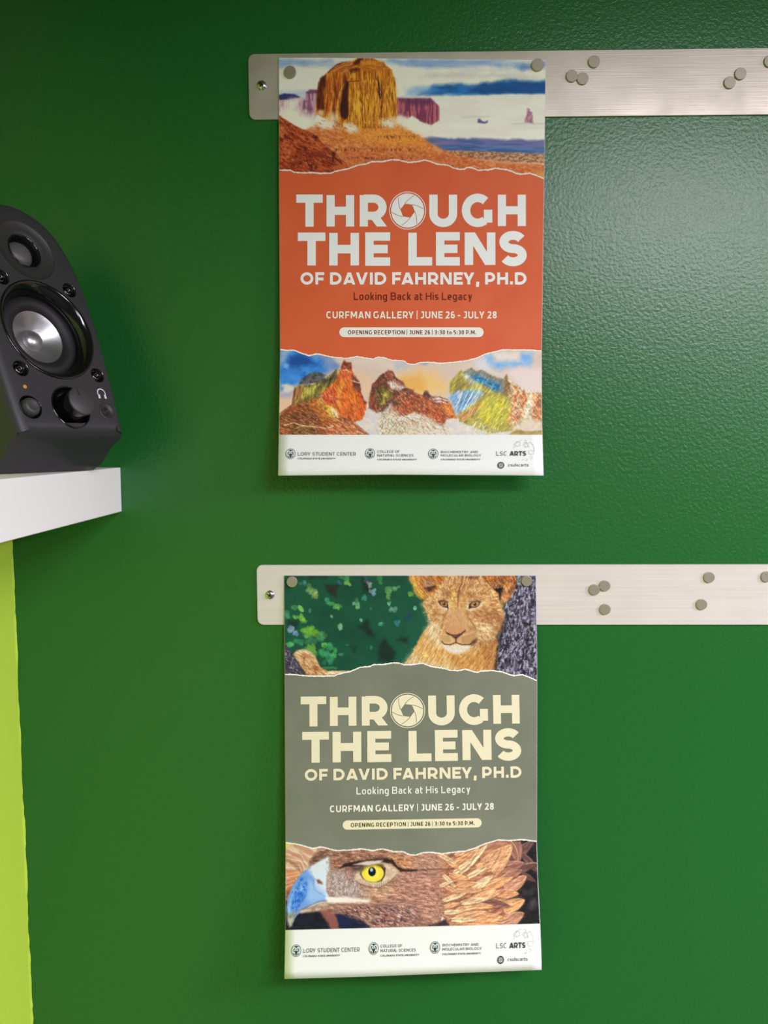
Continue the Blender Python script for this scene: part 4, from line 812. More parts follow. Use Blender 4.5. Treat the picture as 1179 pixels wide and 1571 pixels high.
    A.poly(zM((180, 370), (215, 360), (230, 420), (225, 520), (180, 610), (130, 660), (95, 650), (90, 560), (130, 470)), (40, 96, 196), 4, 2, 4, .95, (90, 146, 220), (3, 3, .4, 2))
    A.poly(zM((60, 660), (90, 560), (130, 470), (110, 520), (90, 620), (90, 690)), (150, 190, 236), 3, 1, 4, .9)
    A.poly(zM((160, 460), (180, 420), (200, 470), (170, 500)), (150, 190, 236), 2, 1.2, 3, .8)
    A.fur(110, zM((110, 470), (210, 380), (230, 520), (130, 660)), 1.9, 3, 1, .3, .5, [(24, 66, 160), (120, 170, 232), (60, 116, 206), (186, 210, 240)])
    A.poly(zM((55, 680), (90, 680), (140, 650), (130, 710), (100, 790), (78, 798), (62, 760)), (150, 150, 132), 2.5, 1, 4, .9, (92, 92, 84), (3, 5, 0, 1.8))
    A.poly(zM((70, 730), (110, 720), (98, 780), (80, 795)), (196, 192, 150), 2.5, 1, 3, .8)
    A.line(zM((60, 640), (62, 740), (80, 796)), 1.4, (70, 66, 62), 1, .8)
    A.poly(zM((160, 660), (230, 630), (330, 590), (420, 572), (560, 580), (420, 600), (380, 640), (280, 670), (180, 684)), (196, 176, 156), 2, .8, 4, .95, (150, 122, 112), (6, 2, -.3, 1.6))
    A.line(zM((165, 655), (240, 622), (330, 580), (420, 566), (560, 565)), 1.1, (96, 86, 96), 1, .8)
    A.poly(zM((390, 545), (560, 535), (680, 556), (772, 562), (778, 574), (750, 588), (560, 590), (420, 590)), (240, 230, 224), 3, 1, 3, .9)
    A.poly(zM((310, 390), (340, 390), (365, 415), (365, 430), (325, 420)), (120, 72, 76), 2, .6, 3, .95)
    A.line(zM((300, 380), (285, 430), (300, 480), (360, 520)), 1.6, (130, 150, 190), 1.6, .7)
    A.line(zM((262, 286), (210, 320), (160, 370), (110, 440), (70, 540), (54, 650)), 1.2, (120, 126, 150), 1, .7)
    A.fur(80, zM((395, 230), (430, 200), (440, 320), (400, 380)), 1.4, 4, .8, .3, .4, [(120, 84, 74), (206, 190, 186), (160, 124, 110)])
    # ---- nape: layered lanceolate feathers, far ones first
    A.poly(zN((860, 30), (1160, 30), (1160, 780), (900, 780), (860, 500)), (44, 38, 40), 4, 2, 6, 1, (30, 30, 34), (6, 6, 0, 1.6))
    A.poly(zN((300, 170), (560, 120), (780, 50), (930, 60), (930, 340), (880, 740), (380, 770), (330, 560)), (204, 140, 108), 18, 5, 8, 1, (150, 94, 76), (8, 3, -.4, 2.2))
    def feather(x0, y0, x1, y1, w, c, edge=(236, 196, 150), bend=0.):
        (ax, ay), (bx, by) = zN((x0, y0), (x1, y1)); w = w/5.484
        dx, dy = bx-ax, by-ay; L = math.hypot(dx, dy); nx, ny = -dy/L, dx/L
        prof = [(0, .55), (.15, .85), (.35, 1), (.55, .92), (.72, .7), (.86, .42), (.95, .17), (1, 0)]
        def at(t, o): b = bend*L*math.sin(t*math.pi)*.5; return (ax+dx*t+nx*(o*w/2+b), ay+dy*t+ny*(o*w/2+b))
        up = [at(t, k) for t, k in prof]; lo = [at(t, -k) for t, k in prof[::-1][1:]]
        A.poly([(p[0]+.6, p[1]+1.1) for p in up+lo], np.array(c)*.42, 1.8, 0, 4, .65)
        A.poly(up+lo, np.array(c)*.9, 1.1, .3, 3, 1, np.clip(np.array(c)*1.12+8, 0, 255), (8, 1.4, math.atan2(dy, dx), 1.8))
        A.line(lo, .9, edge, .8, .8); A.line([at(t, 0) for t in (0, .3, .6, .9)], .7, np.array(c)*.6, .7, .7)
        for t in np.linspace(.12, .8, 7):
            for s in (-1, 1): A.line([at(t, 0), at(t+.13, s*.65)], .5, np.array(c)*(.75 if s < 0 else 1.15), .6, .5)
    br, tan, ora, pale, dk = (156, 104, 92), (222, 160, 122), (232, 162, 116), (242, 196, 156), (104, 74, 70)
    for f in ((900, 220, 1100, 50, 90, dk, (170, 130, 116)), (960, 60, 960, 260, 70, br, (160, 110, 96)), (1010, 180, 1125, 320, 60, dk, (150, 110, 98)), (900, 330, 1130, 240, 70, dk), (1000, 330, 1110, 400, 40, dk, (110, 84, 78)), (880, 60, 960, 230, 70, br), (860, 470, 1035, 350, 110, (200, 142, 116)), (840, 640, 1020, 550, 110, (218, 158, 112)), (830, 760, 1015, 660, 110, (192, 136, 116)),
              (800, 300, 1020, 240, 90, br), (770, 500, 970, 500, 80, (218, 152, 110)), (600, 560, 900, 600, 90, (134, 88, 80)), (830, 380, 1000, 300, 70, br),
              (680, 300, 910, 80, 110, ora), (760, 330, 915, 100, 90, tan), (620, 330, 815, 110, 100, tan), (740, 400, 925, 360, 0.1, br), (640, 470, 925, 360, 80, ora, (240, 206, 160)), (560, 560, 850, 470, 80, tan, (240, 210, 166)),
              (600, 120, 690, 270, 0.1, tan), (470, 330, 710, 80, 60, pale), (540, 360, 705, 270, 50, pale), (480, 300, 640, 100, 50, tan), (400, 270, 590, 140, 50, ora), (420, 330, 580, 210, 44, pale),
              (560, 480, 755, 345, 70, pale, (244, 222, 186)), (440, 470, 660, 470, 60, tan), (450, 430, 610, 410, 50, ora), (500, 600, 770, 610, 60, ora), (440, 640, 640, 600, 50, tan), (480, 580, 720, 540, 50, pale), (330, 560, 520, 500, 44, pale),
              (560, 690, 865, 710, 80, ora, (240, 200, 140)), (420, 700, 700, 650, 54, tan), (440, 740, 840, 750, 50, (222, 150, 112)), (400, 720, 620, 720, 44, pale), (340, 610, 480, 580, 40, tan), (340, 660, 500, 650, 40, pale),
              (340, 200, 470, 300, 40, ora), (300, 170, 440, 250, 40, pale), (330, 340, 440, 450, 36, pale), (380, 340, 560, 380, 46, ora), (320, 420, 460, 500, 36, tan), (430, 180, 540, 130, 40, tan), (300, 440, 400, 400, 30, pale)):
        feather(*f)
    nape = zN((320, 180), (560, 130), (900, 60), (1010, 350), (1010, 700), (860, 760), (380, 770)); A.tex(nape, 10, 1.1, -.35, .2, 71, 6)
    A.flecks(nape, 9, 1.2, -.3, .63, (120, 68, 56), .5, 72, 6)
    for _ in range(60):
        x = R.uniform(310, 700); y = R.uniform(170, 760)
        A.line(zN((x, y), (x+R.uniform(30, 70), y-R.uniform(-10, 36))), .9, ((240, 206, 164), (120, 66, 50), (226, 160, 110))[R.integers(3)], .8, .5, .3)
    A.fur(160, zN((0, 160), (160, 160), (330, 170), (300, 290), (0, 290)), .45, 8, 1.2, .2, .2, [(236, 196, 166), (190, 128, 96), (222, 170, 136), (150, 96, 76)], .7)
    A.line(zN((0, 300), (120, 302), (250, 292), (420, 290)), 1.5, (66, 42, 38), 1.4, .8, .6)
    A.fur(70, zN((270, 470), (340, 470), (340, 740), (290, 740)), 1.6, 4, 1, .3, .5, [(70, 46, 46), (206, 166, 150), (110, 70, 64)])
    A.ell(620+322/5.484, 1280+715/5.484, 1.6, 4, (228, 214, 206), .3, .4, .9)
    for p in (((280, 740), (350, 720), (380, 770), (200, 775)),): A.poly(zN(*p), (36, 30, 38), 3, 2, 4, .85)
    A.poly(zN((1060, 560), (1110, 540), (1120, 580), (1080, 640), (1050, 620)), (84, 84, 88), 4, 3, 5, .6)
    A.poly(zN((1000, 470), (1090, 450), (1100, 500), (1020, 510)), (70, 68, 72), 4, 3, 5, .5)
    A.grain(.02)
    return A
# ================================================================ lettering
def arc(cx, cy, rx, ry, a0, a1, e=1., n=14):
    out = []
    for k in range(n+1):
        a = math.radians(a0+(a1-a0)*k/n); c, s = math.cos(a), math.sin(a)
        out.append((cx+rx*math.copysign(abs(c)**e, c), cy+ry*math.copysign(abs(s)**e, s)))
    return out
CAPW = dict(A=.98, B=.82, C=.84, D=.92, E=.72, F=.7, G=.9, H=.86, I=.0, J=.62, K=.86, L=.68, M=1.08, N=.9, O=1.02, P=.8, Q=1., R=.82, S=.74, T=.76, U=.86, V=.96, W=1.4, X=.9, Y=.9, Z=.76)
LOWW = dict(a=.6, b=.66, c=.56, d=.66, e=.62, f=.4, g=.64, h=.62, i=.0, k=.58, l=.0, m=.98, n=.62, o=.66, r=.4, s=.52, t=.42, u=.62, v=.58, y=.6)
LOWW['.'] = LOWW[','] = LOWW[':'] = LOWW['|'] = 0.01; LOWW['-'] = .42
DIGW = {'0': .7, '1': .36, '2': .66, '3': .66, '4': .74, '5': .66, '6': .68, '7': .66, '8': .68, '9': .68}
def glyph(ch, t, sq, wf):
    """centre-line strokes of one character, cap height 1, stem t; sq < 1 squares the bowls"""
    h = t/2; e = sq; X = .72                                # x-height
    if ch in CAPW: w = CAPW[ch]*wf
    elif ch in LOWW: w = LOWW[ch]*wf
    else: w = DIGW[ch]*wf
    w = max(w, t); l, r, m = h, w-h, w/2; g = []; A = arc
    tb = t*.86; hb = tb/2; T, B, MID = 1-hb, hb, .5
    def P(x0, y0, x1, y1, kw=1.):                      # slanted stem cut level at both ends
        q = h*kw*math.hypot(1, (x1-x0)/(y1-y0)); return ('P', (x0-q, y0), (x0+q, y0), (x1+q, y1), (x1-q, y1))
    def bowl(y0, y1, xr, full=None):
        ry = (y1-y0)/2; rx = min(ry*1.05, xr-l-.02); return [(l, y1), (xr-rx, y1)]+A(xr-rx, (y0+y1)/2, rx, ry, 90, -90, e)+[(l, y0)]
    if ch == 'T': g = [[(0, T), (w, T)], [(m, 0), (m, T)]]
    elif ch == 'H': g = [[(l, 0), (l, 1)], [(r, 0), (r, 1)], [(l, MID), (r, MID)]]
    elif ch == 'E': g = [[(w, T), (l, T), (l, B), (w, B)], [(l, MID), (w-.07*wf, MID)]]
    elif ch == 'F': g = [[(w, T), (l, T), (l, 0)], [(l, .46), (w-.06*wf, .46)]]
    elif ch == 'L': g = [[(l, 1), (l, B), (w, B)]]
    elif ch == 'I': g = [[(m, 0), (m, 1)]]
    elif ch == 'N': g = [[(l, 0), (l, 1)], [(r, 0), (r, 1)], P(l+h*.25, 1, r-h*.25, 0)]
    elif ch == 'M': g = [[(l, 0), (l, 1)], [(r, 0), (r, 1)], P(l+h*.3, 1, m, .22), P(r-h*.3, 1, m, .22)]
    elif ch in 'OQ': g = [A(m, .5, m-h, .5-hb, 90, 450, e, 40)]
    elif ch == 'C': g = [A(m*1.04, .5, m*1.04-h, .5-hb, 48, 312, e, 30)]
    elif ch == 'G': g = [A(m*1.04, .5, m*1.04-h, .5-hb, 48, 308, e, 30), [(r, .12), (r, .52)]]
    elif ch == 'U': g = [[(l, 1), (l, .4)]+A(m, .4, m-h, .4-hb, 180, 360, e, 20)+[(r, 1)]]
    elif ch == 'D': g = [[(l, 0), (l, 1)], [(l, T), (w*.42, T)]+A(w*.42, .5, r-w*.42, .5-hb, 90, -90, e, 20)+[(l, B)]]
    elif ch == 'R': g = [[(l, 0), (l, 1)], bowl(.34, T, r), P(m*1.02, .36, w-h*1.15, 0)]
    elif ch == 'P': g = [[(l, 0), (l, 1)], bowl(.32, T, r)]
    elif ch == 'B': g = [[(l, 0), (l, 1)], bowl(.52, T, r-.03), bowl(B, .52, r)]
    elif ch == 'S' or ch == 's':
        H = 1. if ch == 'S' else X; q = (H-tb)/4
        g = [A(m, H-hb-q, m-h, q, 28, 270, e, 20)+A(m, hb+q, m-h, q, 90, -152, e, 20)[1:]]
    elif ch == 'A': g = [P(h*1.15, 0, m-h*.1, 1), P(w-h*1.15, 0, m+h*.1, 1), [(w*.24, .25), (w*.76, .25)]]
    elif ch == 'V': g = [P(h*1.15, 1, m-h*.1, 0), P(w-h*1.15, 1, m+h*.1, 0)]
    elif ch == 'Y': g = [P(h*1.2, 1, m, .34), P(w-h*1.2, 1, m, .34), [(m, 0), (m, .42)]]
    elif ch == 'J': g = [[(w*.3, T), (r, T), (r, .3)]+A(m*.95, .3, r-m*.95, .3-hb, 0, -140, e, 12)]
    elif ch == 'K': g = [[(l, 0), (l, 1)], P(w-h*1.2, 1, l+h*.5, .34), P(w*.42, .58, w-h*1.2, 0)]
    elif ch == '0': g = [A(m, .5, m-h, .5-hb, 90, 450, e, 40)]
    elif ch == '1': g = [[(0, T), (r, T), (r, 0)]]
    elif ch == '2': g = [A(m, .7, m-h, .3-hb, 160, -30, e, 16)+[(l, B), (w, B)]]
    elif ch == '3': g = [A(m, .74, m-h, .26-hb, 150, -80, e, 14)+[(m*.8, .5)], [(m*.8, .5)]+A(m, .27, m-h, .27-hb, 80, -150, e, 14)]
    elif ch == '5': g = [[(w-.04, T), (l+.02, T), (l, .56), (m, .6)]+A(m, .3, m-h, .3-hb, 85, -150, e, 14)]
    elif ch == '6': g = [A(m, .31, m-h, .31-hb, 90, 450, e, 26), [(l, .34), (l+.02, .6)]+A(m*1.1, .62, m*1.1-h, .38-hb, 172, 62, e, 10)]
    elif ch == '7': g = [[(0, T), (w, T)], P(w-h*1.1, 1, w*.36, 0)]
    elif ch == '8': g = [A(m, .74, m-h*1.2, .26-hb, 90, 450, e, 24), A(m, .27, m-h, .27-hb, 90, 450, e, 24)]
    elif ch == '4': g = [[(w*.68, 0), (w*.68, 1), (h*.5, .26), (w, .26)]]
    elif ch == '9': g = [A(m, .69, m-h, .31-hb, 90, 450, e, 26), [(r, .66), (r-.02, .4)]+A(m*.9, .38, m*1.1-h, .38-hb, -8, -118, e, 10)]
    elif ch == 'o': g = [A(m, X/2, m-h, X/2-hb, 90, 450, e, 32)]
    elif ch == 'c': g = [A(m*1.04, X/2, m*1.04-h, X/2-hb, 50, 310, e, 24)]
    elif ch == 'e': g = [[(l, X*.5), (r, X*.5)]+A(m, X/2, m-h, X/2-hb, 0, 305, e, 26)]
    elif ch == 'a': g = [[(r, 0), (r, X*.62)]+A(m, X*.62, r-m, X*.38-hb, 0, 150, e, 12), [(r, X*.55), (m, X*.55)]+A(m, X*.275+hb*.5, m-h, X*.275-hb*.5, 90, 270, e, 14)+[(r, hb)]]
    elif ch == 'n': g = [[(l, 0), (l, X)], [(l, X*.55)]+A(m, X*.58, m-h, X*.42-hb, 180, 0, e, 16)+[(r, 0)]]
    elif ch == 'u': g = [[(r, 0), (r, X)], [(l, X)]+A(m, X*.42, m-h, X*.42-hb, 180, 360, e, 16)]
    elif ch == 'r': g = [[(l, 0), (l, X)], [(l, X*.6)]+A(w*.8, X*.6, w*.8-l, X*.4-hb, 180, 90, e, 8)+[(w, X-hb)]]
    elif ch == 'g': g = [A(m, X/2, m-h, X/2-hb, 90, 450, e, 28), [(r, X), (r, -.08)]+A(m, -.08, m-h, .2-hb, 0, -140, e, 12)]
    elif ch == 'y': g = [P(h*1.1, X, m, 0), P(w-h*1.1, X, m*.72, -.26)]
    elif ch == 'k': g = [[(l, 0), (l, 1.04)], P(w-h*1.2, X, l+h*.3, .22), P(w*.42, .42, w-h*1.2, 0)]
    elif ch == 't': g = [[(w*.3, .95), (w*.3, .22)]+A(w*.3+.16, .22, .16, .22-hb, 180, 270, e, 8)+[(w, B)], [(0, X-hb), (w, X-hb)]]
    elif ch == 'l': g = [[(m, 0), (m, 1.04)]]
    elif ch == 'i': g = [[(m, 0), (m, X)], [(m, .86), (m, .86+t)]]
    elif ch == '.': g = [[(m, 0), (m, t*1.15)]]
    elif ch == ',': g = [[(m, t), (m*.6, -t*.9)]]
    elif ch == ':': g = [[(m, .04), (m, .04+t*1.2)], [(m, .5), (m, .5+t*1.2)]]
    elif ch == '|': g = [[(m, -.14), (m, 1.12)]]
    elif ch == '-': g = [[(0, .38), (w, .38)]]
    return g, w
def stroke_quads(pts, t, V_, F_, put, closed=None):
    """a ribbon of width t along pts with mitred joints"""
    pts = [Vector(p[:2]) for i, p in enumerate(pts) if i == 0 or (Vector(p[:2])-Vector(pts[i-1][:2])).length > 1e-6]
    n = len(pts)
    if n < 2: return
    cl = (pts[0]-pts[-1]).length < 1e-5 and n > 3
    if cl: pts = pts[:-1]; n -= 1
    b0 = len(V_)
    for i in range(n):
        d1 = pts[i]-pts[i-1] if (i or cl) else pts[1]-pts[0]; d2 = pts[(i+1) % n]-pts[i] if (i < n-1 or cl) else pts[i]-pts[i-1]
        d1 = d1.normalized(); d2 = d2.normalized(); tg = d1+d2
        tg = tg.normalized() if tg.length > 1e-6 else d1
        nr = Vector((-tg.y, tg.x)); k = 1/max(.42, nr.dot(Vector((-d1.y, d1.x))))
        for s in (1, -1): V_.append(put(*(pts[i]+nr*(s*k*t/2))))
    for i in range(n if cl else n-1):
        a, b = b0+2*i, b0+2*((i+1) % n); F_.append((a, a+1, b+1, b))
KERN = {'AV', 'VA', 'AY', 'FA', 'LY', 'AT', 'TA', 'EY', 'RY', 'LV', 'P.', 'AU', 'LT'}
def lay_text(s, x0, x1, ytop, ybase, t, sq=1., wf=1., gap=.13, space=.34):
    """strokes of a line of text fitted between x0 and x1 (page coordinates, y down)"""
    items = []; x = 0.; prev = ''
    for ch in s:
        if ch == ' ': x += space; prev = ''; continue
        k = .13*wf if prev+ch in KERN else .04*wf if 'A' in (prev, ch) and prev else 0; prev = ch; x -= k
        tt = t*.6 if ch == '|' else t
        g, w = glyph(ch, tt, sq, wf); items.append((g, x, tt, x+w)); x += w+gap
    tot = items[-1][3]; sx = (x1-x0)/tot; cap = ybase-ytop; out = []
    for g, xo, tt, _ in items:
        for st in g:
            pl = st[0] == 'P'; out.append(([((xo+p[0])*sx, p[1]*cap) for p in (st[1:] if pl else st)], None if pl else tt*(sx+cap)/2))
    return [([(x0+p[0], ybase-p[1]) for p in st], w) for st, w in out]
def one_letter(ch, x0, x1, ytop, ybase, t, slope=0.):
    g, w = glyph(ch, t, 1., 1.); cap = ybase-ytop
    w0 = CAPW[ch]; wf = (x1-x0)/cap/w0; g, w = glyph(ch, t, 1., wf)
    return [([(x0+p[0]*(x1-x0)/w, ybase-p[1]*cap) for p in (st[1:] if st[0] == 'P' else st)], None if st[0] == 'P' else t*cap) for st in g]
# ================================================================ posters
def interp(tab, y):
    ys = [a for a, _ in tab]; return float(np.interp(y, ys, [b for _, b in tab]))
class Sheet:
    """a poster hanging from its two top magnets; the bottom curls off the wall.
    left/right/top/bottom say where its edges lie in the photograph, lift how far each height stands off the wall"""
    def __init__(s, left, right, top, bottom, lift): s.L, s.R, s.T, s.B, s.lift = left, right, top, bottom, lift
    def ytop(s, x): return interp(s.T, x)
    def ybot(s, x): return interp(s.B, x)
    def at(s, x, y, up=0.):
        t = (y-s.ytop(x))/(s.ybot(x)-s.ytop(x)); return on_wall(x, y, s.lift(min(1.02, max(-.02, t)))+up)
    def xl(s, y): return interp(s.L, y)
    def xr(s, y): return interp(s.R, y)
LAY = .00012
PAPER = mat('poster_paper', (240, 240, 241), .5, 0, .2)
def grid_obj(name, nx, ny, pos, m, parent):
    v = [None]*((nx+1)*(ny+1))
    for j in range(ny+1):
        for i in range(nx+1): v[j*(nx+1)+i] = pos(i/nx, j/ny)
    f = [(j*(nx+1)+i, (j+1)*(nx+1)+i, (j+1)*(nx+1)+i+1, j*(nx+1)+i+1) for j in range(ny) for i in range(nx)]
    return from_py(name, v, f, m, parent, True)
def print_material(name):
    m = mat(name, (255, 255, 255), .5, 0, .2); a = node(m, 'ShaderNodeVertexColor', layer_name='ink'); wire(m, a, 'Color', bsdf(m), 'Base Color'); return m
PRINT = print_material('photo_print_ink')
def photo_panel(name, sh, art, root, inv, y0f, y1f, nx=560, ny=None, label=None):
    """the printed picture: a sheet of ink coloured per vertex from the painted picture"""
    ny = ny or 230; us = np.linspace(0, 1, nx+1); vsn = np.linspace(0, 1, ny+1)
    ym = (y0f(600)+y1f(600))/2
    PX = np.empty((ny+1, nx+1)); PY = np.empty((ny+1, nx+1))
    ya = np.array([y0f(sh.xl(ym)+u*(sh.xr(ym)-sh.xl(ym))) for u in us]); yb = np.array([y1f(sh.xl(ym)+u*(sh.xr(ym)-sh.xl(ym))) for u in us])
    for j, v_ in enumerate(vsn): PY[j] = ya+(yb-ya)*v_
    ly, lx = zip(*sh.L); ry, rx = zip(*sh.R); XLf = np.interp(PY, ly, lx)+.3; XRf = np.interp(PY, ry, rx)-.3
    PX = XLf+(XRf-XLf)*us[None, :]
    # colours, bilinear
    gx = np.clip((PX-art.x0)/(art.x1-art.x0)*(art.w-1), 0, art.w-1.001); gy = np.clip((PY-art.y0)/(art.y1-art.y0)*(art.h-1), 0, art.h-1.001)
    ix, iy = gx.astype(int), gy.astype(int); fx, fy = (gx-ix)[..., None], (gy-iy)[..., None]; c = np.clip(art.c, 0, 1)
    col = (c[iy, ix]*(1-fx)+c[iy, ix+1]*fx)*(1-fy)+(c[iy+1, ix]*(1-fx)+c[iy+1, ix+1]*fx)*fy
    col = np.where(col <= .04045, col/12.92, ((col+.055)/1.055)**2.4)
    # positions, vectorised sheet mapping
    tx, ty = zip(*sh.T); bx, by = zip(*sh.B); T0 = np.interp(PX, tx, ty); B0 = np.interp(PX, bx, by)
    lift = sh.lift(np.clip((PY-T0)/(B0-T0), -.02, 1.02))+LAY
    d = [RGT[k]*(PX-589.5)/F_PX+UPV[k]*(785.5-PY)/F_PX+FWD[k] for k in range(3)]; s = (DIST-lift)/d[1]
    P = np.stack([CAM[k]+d[k]*s for k in range(3)], -1)-np.array(root.location)
    me = bpy.data.meshes.new(name); nv = (nx+1)*(ny+1); me.vertices.add(nv); me.vertices.foreach_set('co', P.reshape(-1))
    q = np.arange(nv).reshape(ny+1, nx+1); fc = np.stack([q[:-1, :-1], q[1:, :-1], q[1:, 1:], q[:-1, 1:]], -1).reshape(-1, 4)
    nf = len(fc); me.loops.add(nf*4); me.polygons.add(nf); me.loops.foreach_set('vertex_index', fc.reshape(-1))
    me.polygons.foreach_set('loop_start', np.arange(0, nf*4, 4)); me.update(calc_edges=True)
    at = me.color_attributes.new('ink', 'FLOAT_COLOR', 'POINT'); at.data.foreach_set('color', np.concatenate([col.reshape(-1, 3), np.ones((nv, 1))], 1).reshape(-1))
    me.validate(); o = link(name, me, PRINT, root, True)
    if label: o['label'] = label
    return o
def make_poster(name, sh, label, cat, H, HF, torn_t, torn_b, art_t, art_b, inks, base_y, foot):
    """H maps the orange sheet's lettering to this one; HF does it for the footer"""
    c = sh.at((sh.xl(base_y)+sh.xr(base_y))/2, sh.ybot(600)); root = empty(name, c); tag(root, label, cat)
    loc = lambda p: p-c
    sheet = grid_obj('paper', 24, 48, lambda u, v_: loc(sh.at(*(lambda y: (sh.xl(y)+u*(sh.xr(y)-sh.xl(y)), sh.ytop(sh.xl(y)+u*(sh.xr(y)-sh.xl(y)))+v_*(sh.ybot(sh.xl(y)+u*(sh.xr(y)-sh.xl(y)))-sh.ytop(sh.xl(y)+u*(sh.xr(y)-sh.xl(y))))))(sh.ytop(600)+v_*(sh.ybot(600)-sh.ytop(600))))), PAPER, root)
    so = sheet.modifiers.new('thickness', 'SOLIDIFY'); so.thickness = .0002; so.offset = -1
    tt = lambda x: interp(torn_t, x); tb = lambda x: interp(torn_b, x)
    photo_panel('photo_print', sh, art_t, root, None, lambda x: sh.ytop(x)+.2, lambda x: tt(x)+4, 560, 240, inks['lt'])
    photo_panel('photo_print', sh, art_b, root, None, lambda x: tb(x)-4, foot, 560, 200, inks['lb'])
    def bandpos(u, v_):
        ym = base_y; x = sh.xl(ym)+u*(sh.xr(ym)-sh.xl(ym)); y = tt(x)+v_*(tb(x)-tt(x)); x = sh.xl(y)+.3+u*(sh.xr(y)-sh.xl(y)-.6)
        return loc(sh.at(x, y, 2*LAY))
    band = grid_obj('title_band', 160, 24, bandpos, inks['band'], root); band['label'] = inks['band_label']
    rr = np.random.default_rng(8)
    for tab in (torn_t, torn_b):
        V_ = []; F_ = []
        xs = np.linspace(sh.xl(tab[0][1])+.5, sh.xr(tab[0][1])-.5, 240)
        for i, x in enumerate(xs):
            y = interp(tab, x); a = 1.0+.22*rr.normal(); b = 1.0+.22*rr.normal()
            V_ += [loc(sh.at(x, y-max(.4, a), 3*LAY)), loc(sh.at(x, y+max(.4, b), 3*LAY))]
            if i: F_.append((2*i-2, 2*i-1, 2*i+1, 2*i))
        from_py('torn_edge', V_, F_, inks['torn'], root, True)
    def ribbon(nm, strokes, m, hm, lay=4, parent=root):
        V_ = []; F_ = []; put = lambda x, y: loc(sh.at(*hm(x, y), lay*LAY))
        for si, (st, w) in enumerate(strokes):
            put = lambda x, y, k=si: loc(sh.at(*hm(x, y), lay*LAY+(k % 24)*2e-6))
            if w: stroke_quads(st, w, V_, F_, put)
            else: b = len(V_); V_ += [put(*p) for p in st]; F_.append(tuple(range(b, b+len(st))))
        return from_py(nm, V_, F_, m, parent)
    def polyfill(nm, polys, m, hm, lay=4, parent=root):
        V_ = []; F_ = []
        for p in polys:
            b = len(V_); V_ += [loc(sh.at(*hm(x, y), lay*LAY)) for x, y in p]; F_.append(tuple(range(b, b+len(p)))[::-1])
        return from_py(nm, V_, F_, m, parent)
    z = lambda x, y: (430+x/2.9475, 280+y/2.9475)
    cap = []
    for ch, a, b, yt, yb in (('T', 73, 193, 57, 200), ('H', 210, 335, 57, 199), ('R', 360, 482, 57, 199), ('U', 675, 801, 55, 199), ('G', 822, 960, 53, 199), ('H', 985, 1112, 55, 197),
                             ('T', 80, 205, 229, 375), ('H', 222, 357, 228, 375), ('E', 385, 498, 228, 374), ('L', 580, 688, 227, 373), ('E', 705, 813, 227, 373), ('N', 835, 974, 226, 373), ('S', 992, 1116, 222, 376)):
        (x0, y0), (x1, y1) = z(a, yt), z(b, yb); cap += one_letter(ch, x0, x1, y0, y1, .262)
    ribbon('title_lettering', cap, inks['title'], H)
    # the camera iris that stands for the letter O
    cx, cy = z(577, 127); ring = [(cx+27.6*math.cos(a), cy+28.6*math.sin(a)) for a in np.linspace(0, 2*math.pi, 61)]
    iris = ribbon('aperture_symbol', [(ring, 1.1)], inks['title'], H)
    hexa = [(cx+11.3*math.cos(math.radians(a+8)), cy+11.6*math.sin(math.radians(a+8))) for a in range(0, 361, 60)]
    V_ = []; F_ = []; N = 60
    def hexr(a):
        k = math.pi/3; a = (a-math.radians(8)) % k-k/2; return 11.3*math.cos(k/2)/math.cos(a)
    for k in range(N):
        a = 2*math.pi*k/N; r = hexr(a)
        V_ += [loc(sh.at(*H(cx+r*math.cos(a), cy+r*1.03*math.sin(a)), 4*LAY)), loc(sh.at(*H(cx+25.3*math.cos(a), cy+26.2*math.sin(a)), 4*LAY))]
        F_.append((2*k, 2*k+1, (2*k+3) % (2*N), (2*k+2) % (2*N)))
    from_py('blades', V_, F_, inks['title'], iris)
    lines = []
    for k in range(6):
        a0 = math.radians(8+60*k); p0 = Vector((11.3*math.cos(a0), 11.6*math.sin(a0))); a1 = math.radians(8+60*k-60)
        d = (p0-Vector((11.3*math.cos(a1), 11.6*math.sin(a1)))).normalized(); nrm = Vector((-d.y, d.x)); q = []
        for s in np.linspace(0, 1, 9):
            p = p0+d*(21*s)+nrm*(5.5*s*s)
            if p.length < 25.6: q.append((cx+p.x, cy+p.y))
        lines.append((q, .8))
    ribbon('blade_seams', lines, inks['seam'], H, 5, iris)
    def line(nm, s, a, b, yt, yb, t, m, sq=1., wf=1., gap=.13, space=.34, f=z, hm=H, lay=4):
        (x0, y0), (x1, y1) = f(a, yt), f(b, yb); return ribbon(nm, lay_text(s, x0, x1, y0, y1, t, sq, wf, gap, space), m, hm, lay)
    line('name_lettering', 'OF DAVID FAHRNEY, PH.D', 92, 1115, 407, 461, .23, inks['title'], 1, 1, .15, .3)
    line('subtitle_lettering', 'Looking Back at His Legacy', 333, 869, 497, 531, .15, inks['sub'], .72, .86, .15, .3)
    line('date_lettering', 'CURFMAN GALLERY | JUNE 26 - JULY 28', 209, 980, 583, 614, .185, inks['date'], .7, .8, .16, .22)
    (px0, py0), (px1, py1) = z(268, 655), z(921, 699); r = (py1-py0)/2; ym = (py0+py1)/2
    pill = [(px0+r+r*math.cos(a), ym+r*math.sin(a)) for a in np.linspace(math.pi/2, 1.5*math.pi, 14)]+[(px1-r+r*math.cos(a), ym+r*math.sin(a)) for a in np.linspace(-math.pi/2, math.pi/2, 14)]
    pl = polyfill('reception_label', [pill], inks['pill'], H)
    (tx0, ty0), (tx1, ty1) = z(306, 668), z(888, 687)
    ribbon('reception_lettering', lay_text('OPENING RECEPTION | JUNE 26 | 3:30 to 5:30 P.M.', tx0, tx1, ty0, ty1, .19, .72, .8, .18, .26), inks['pilltext'], H, 5, pl)
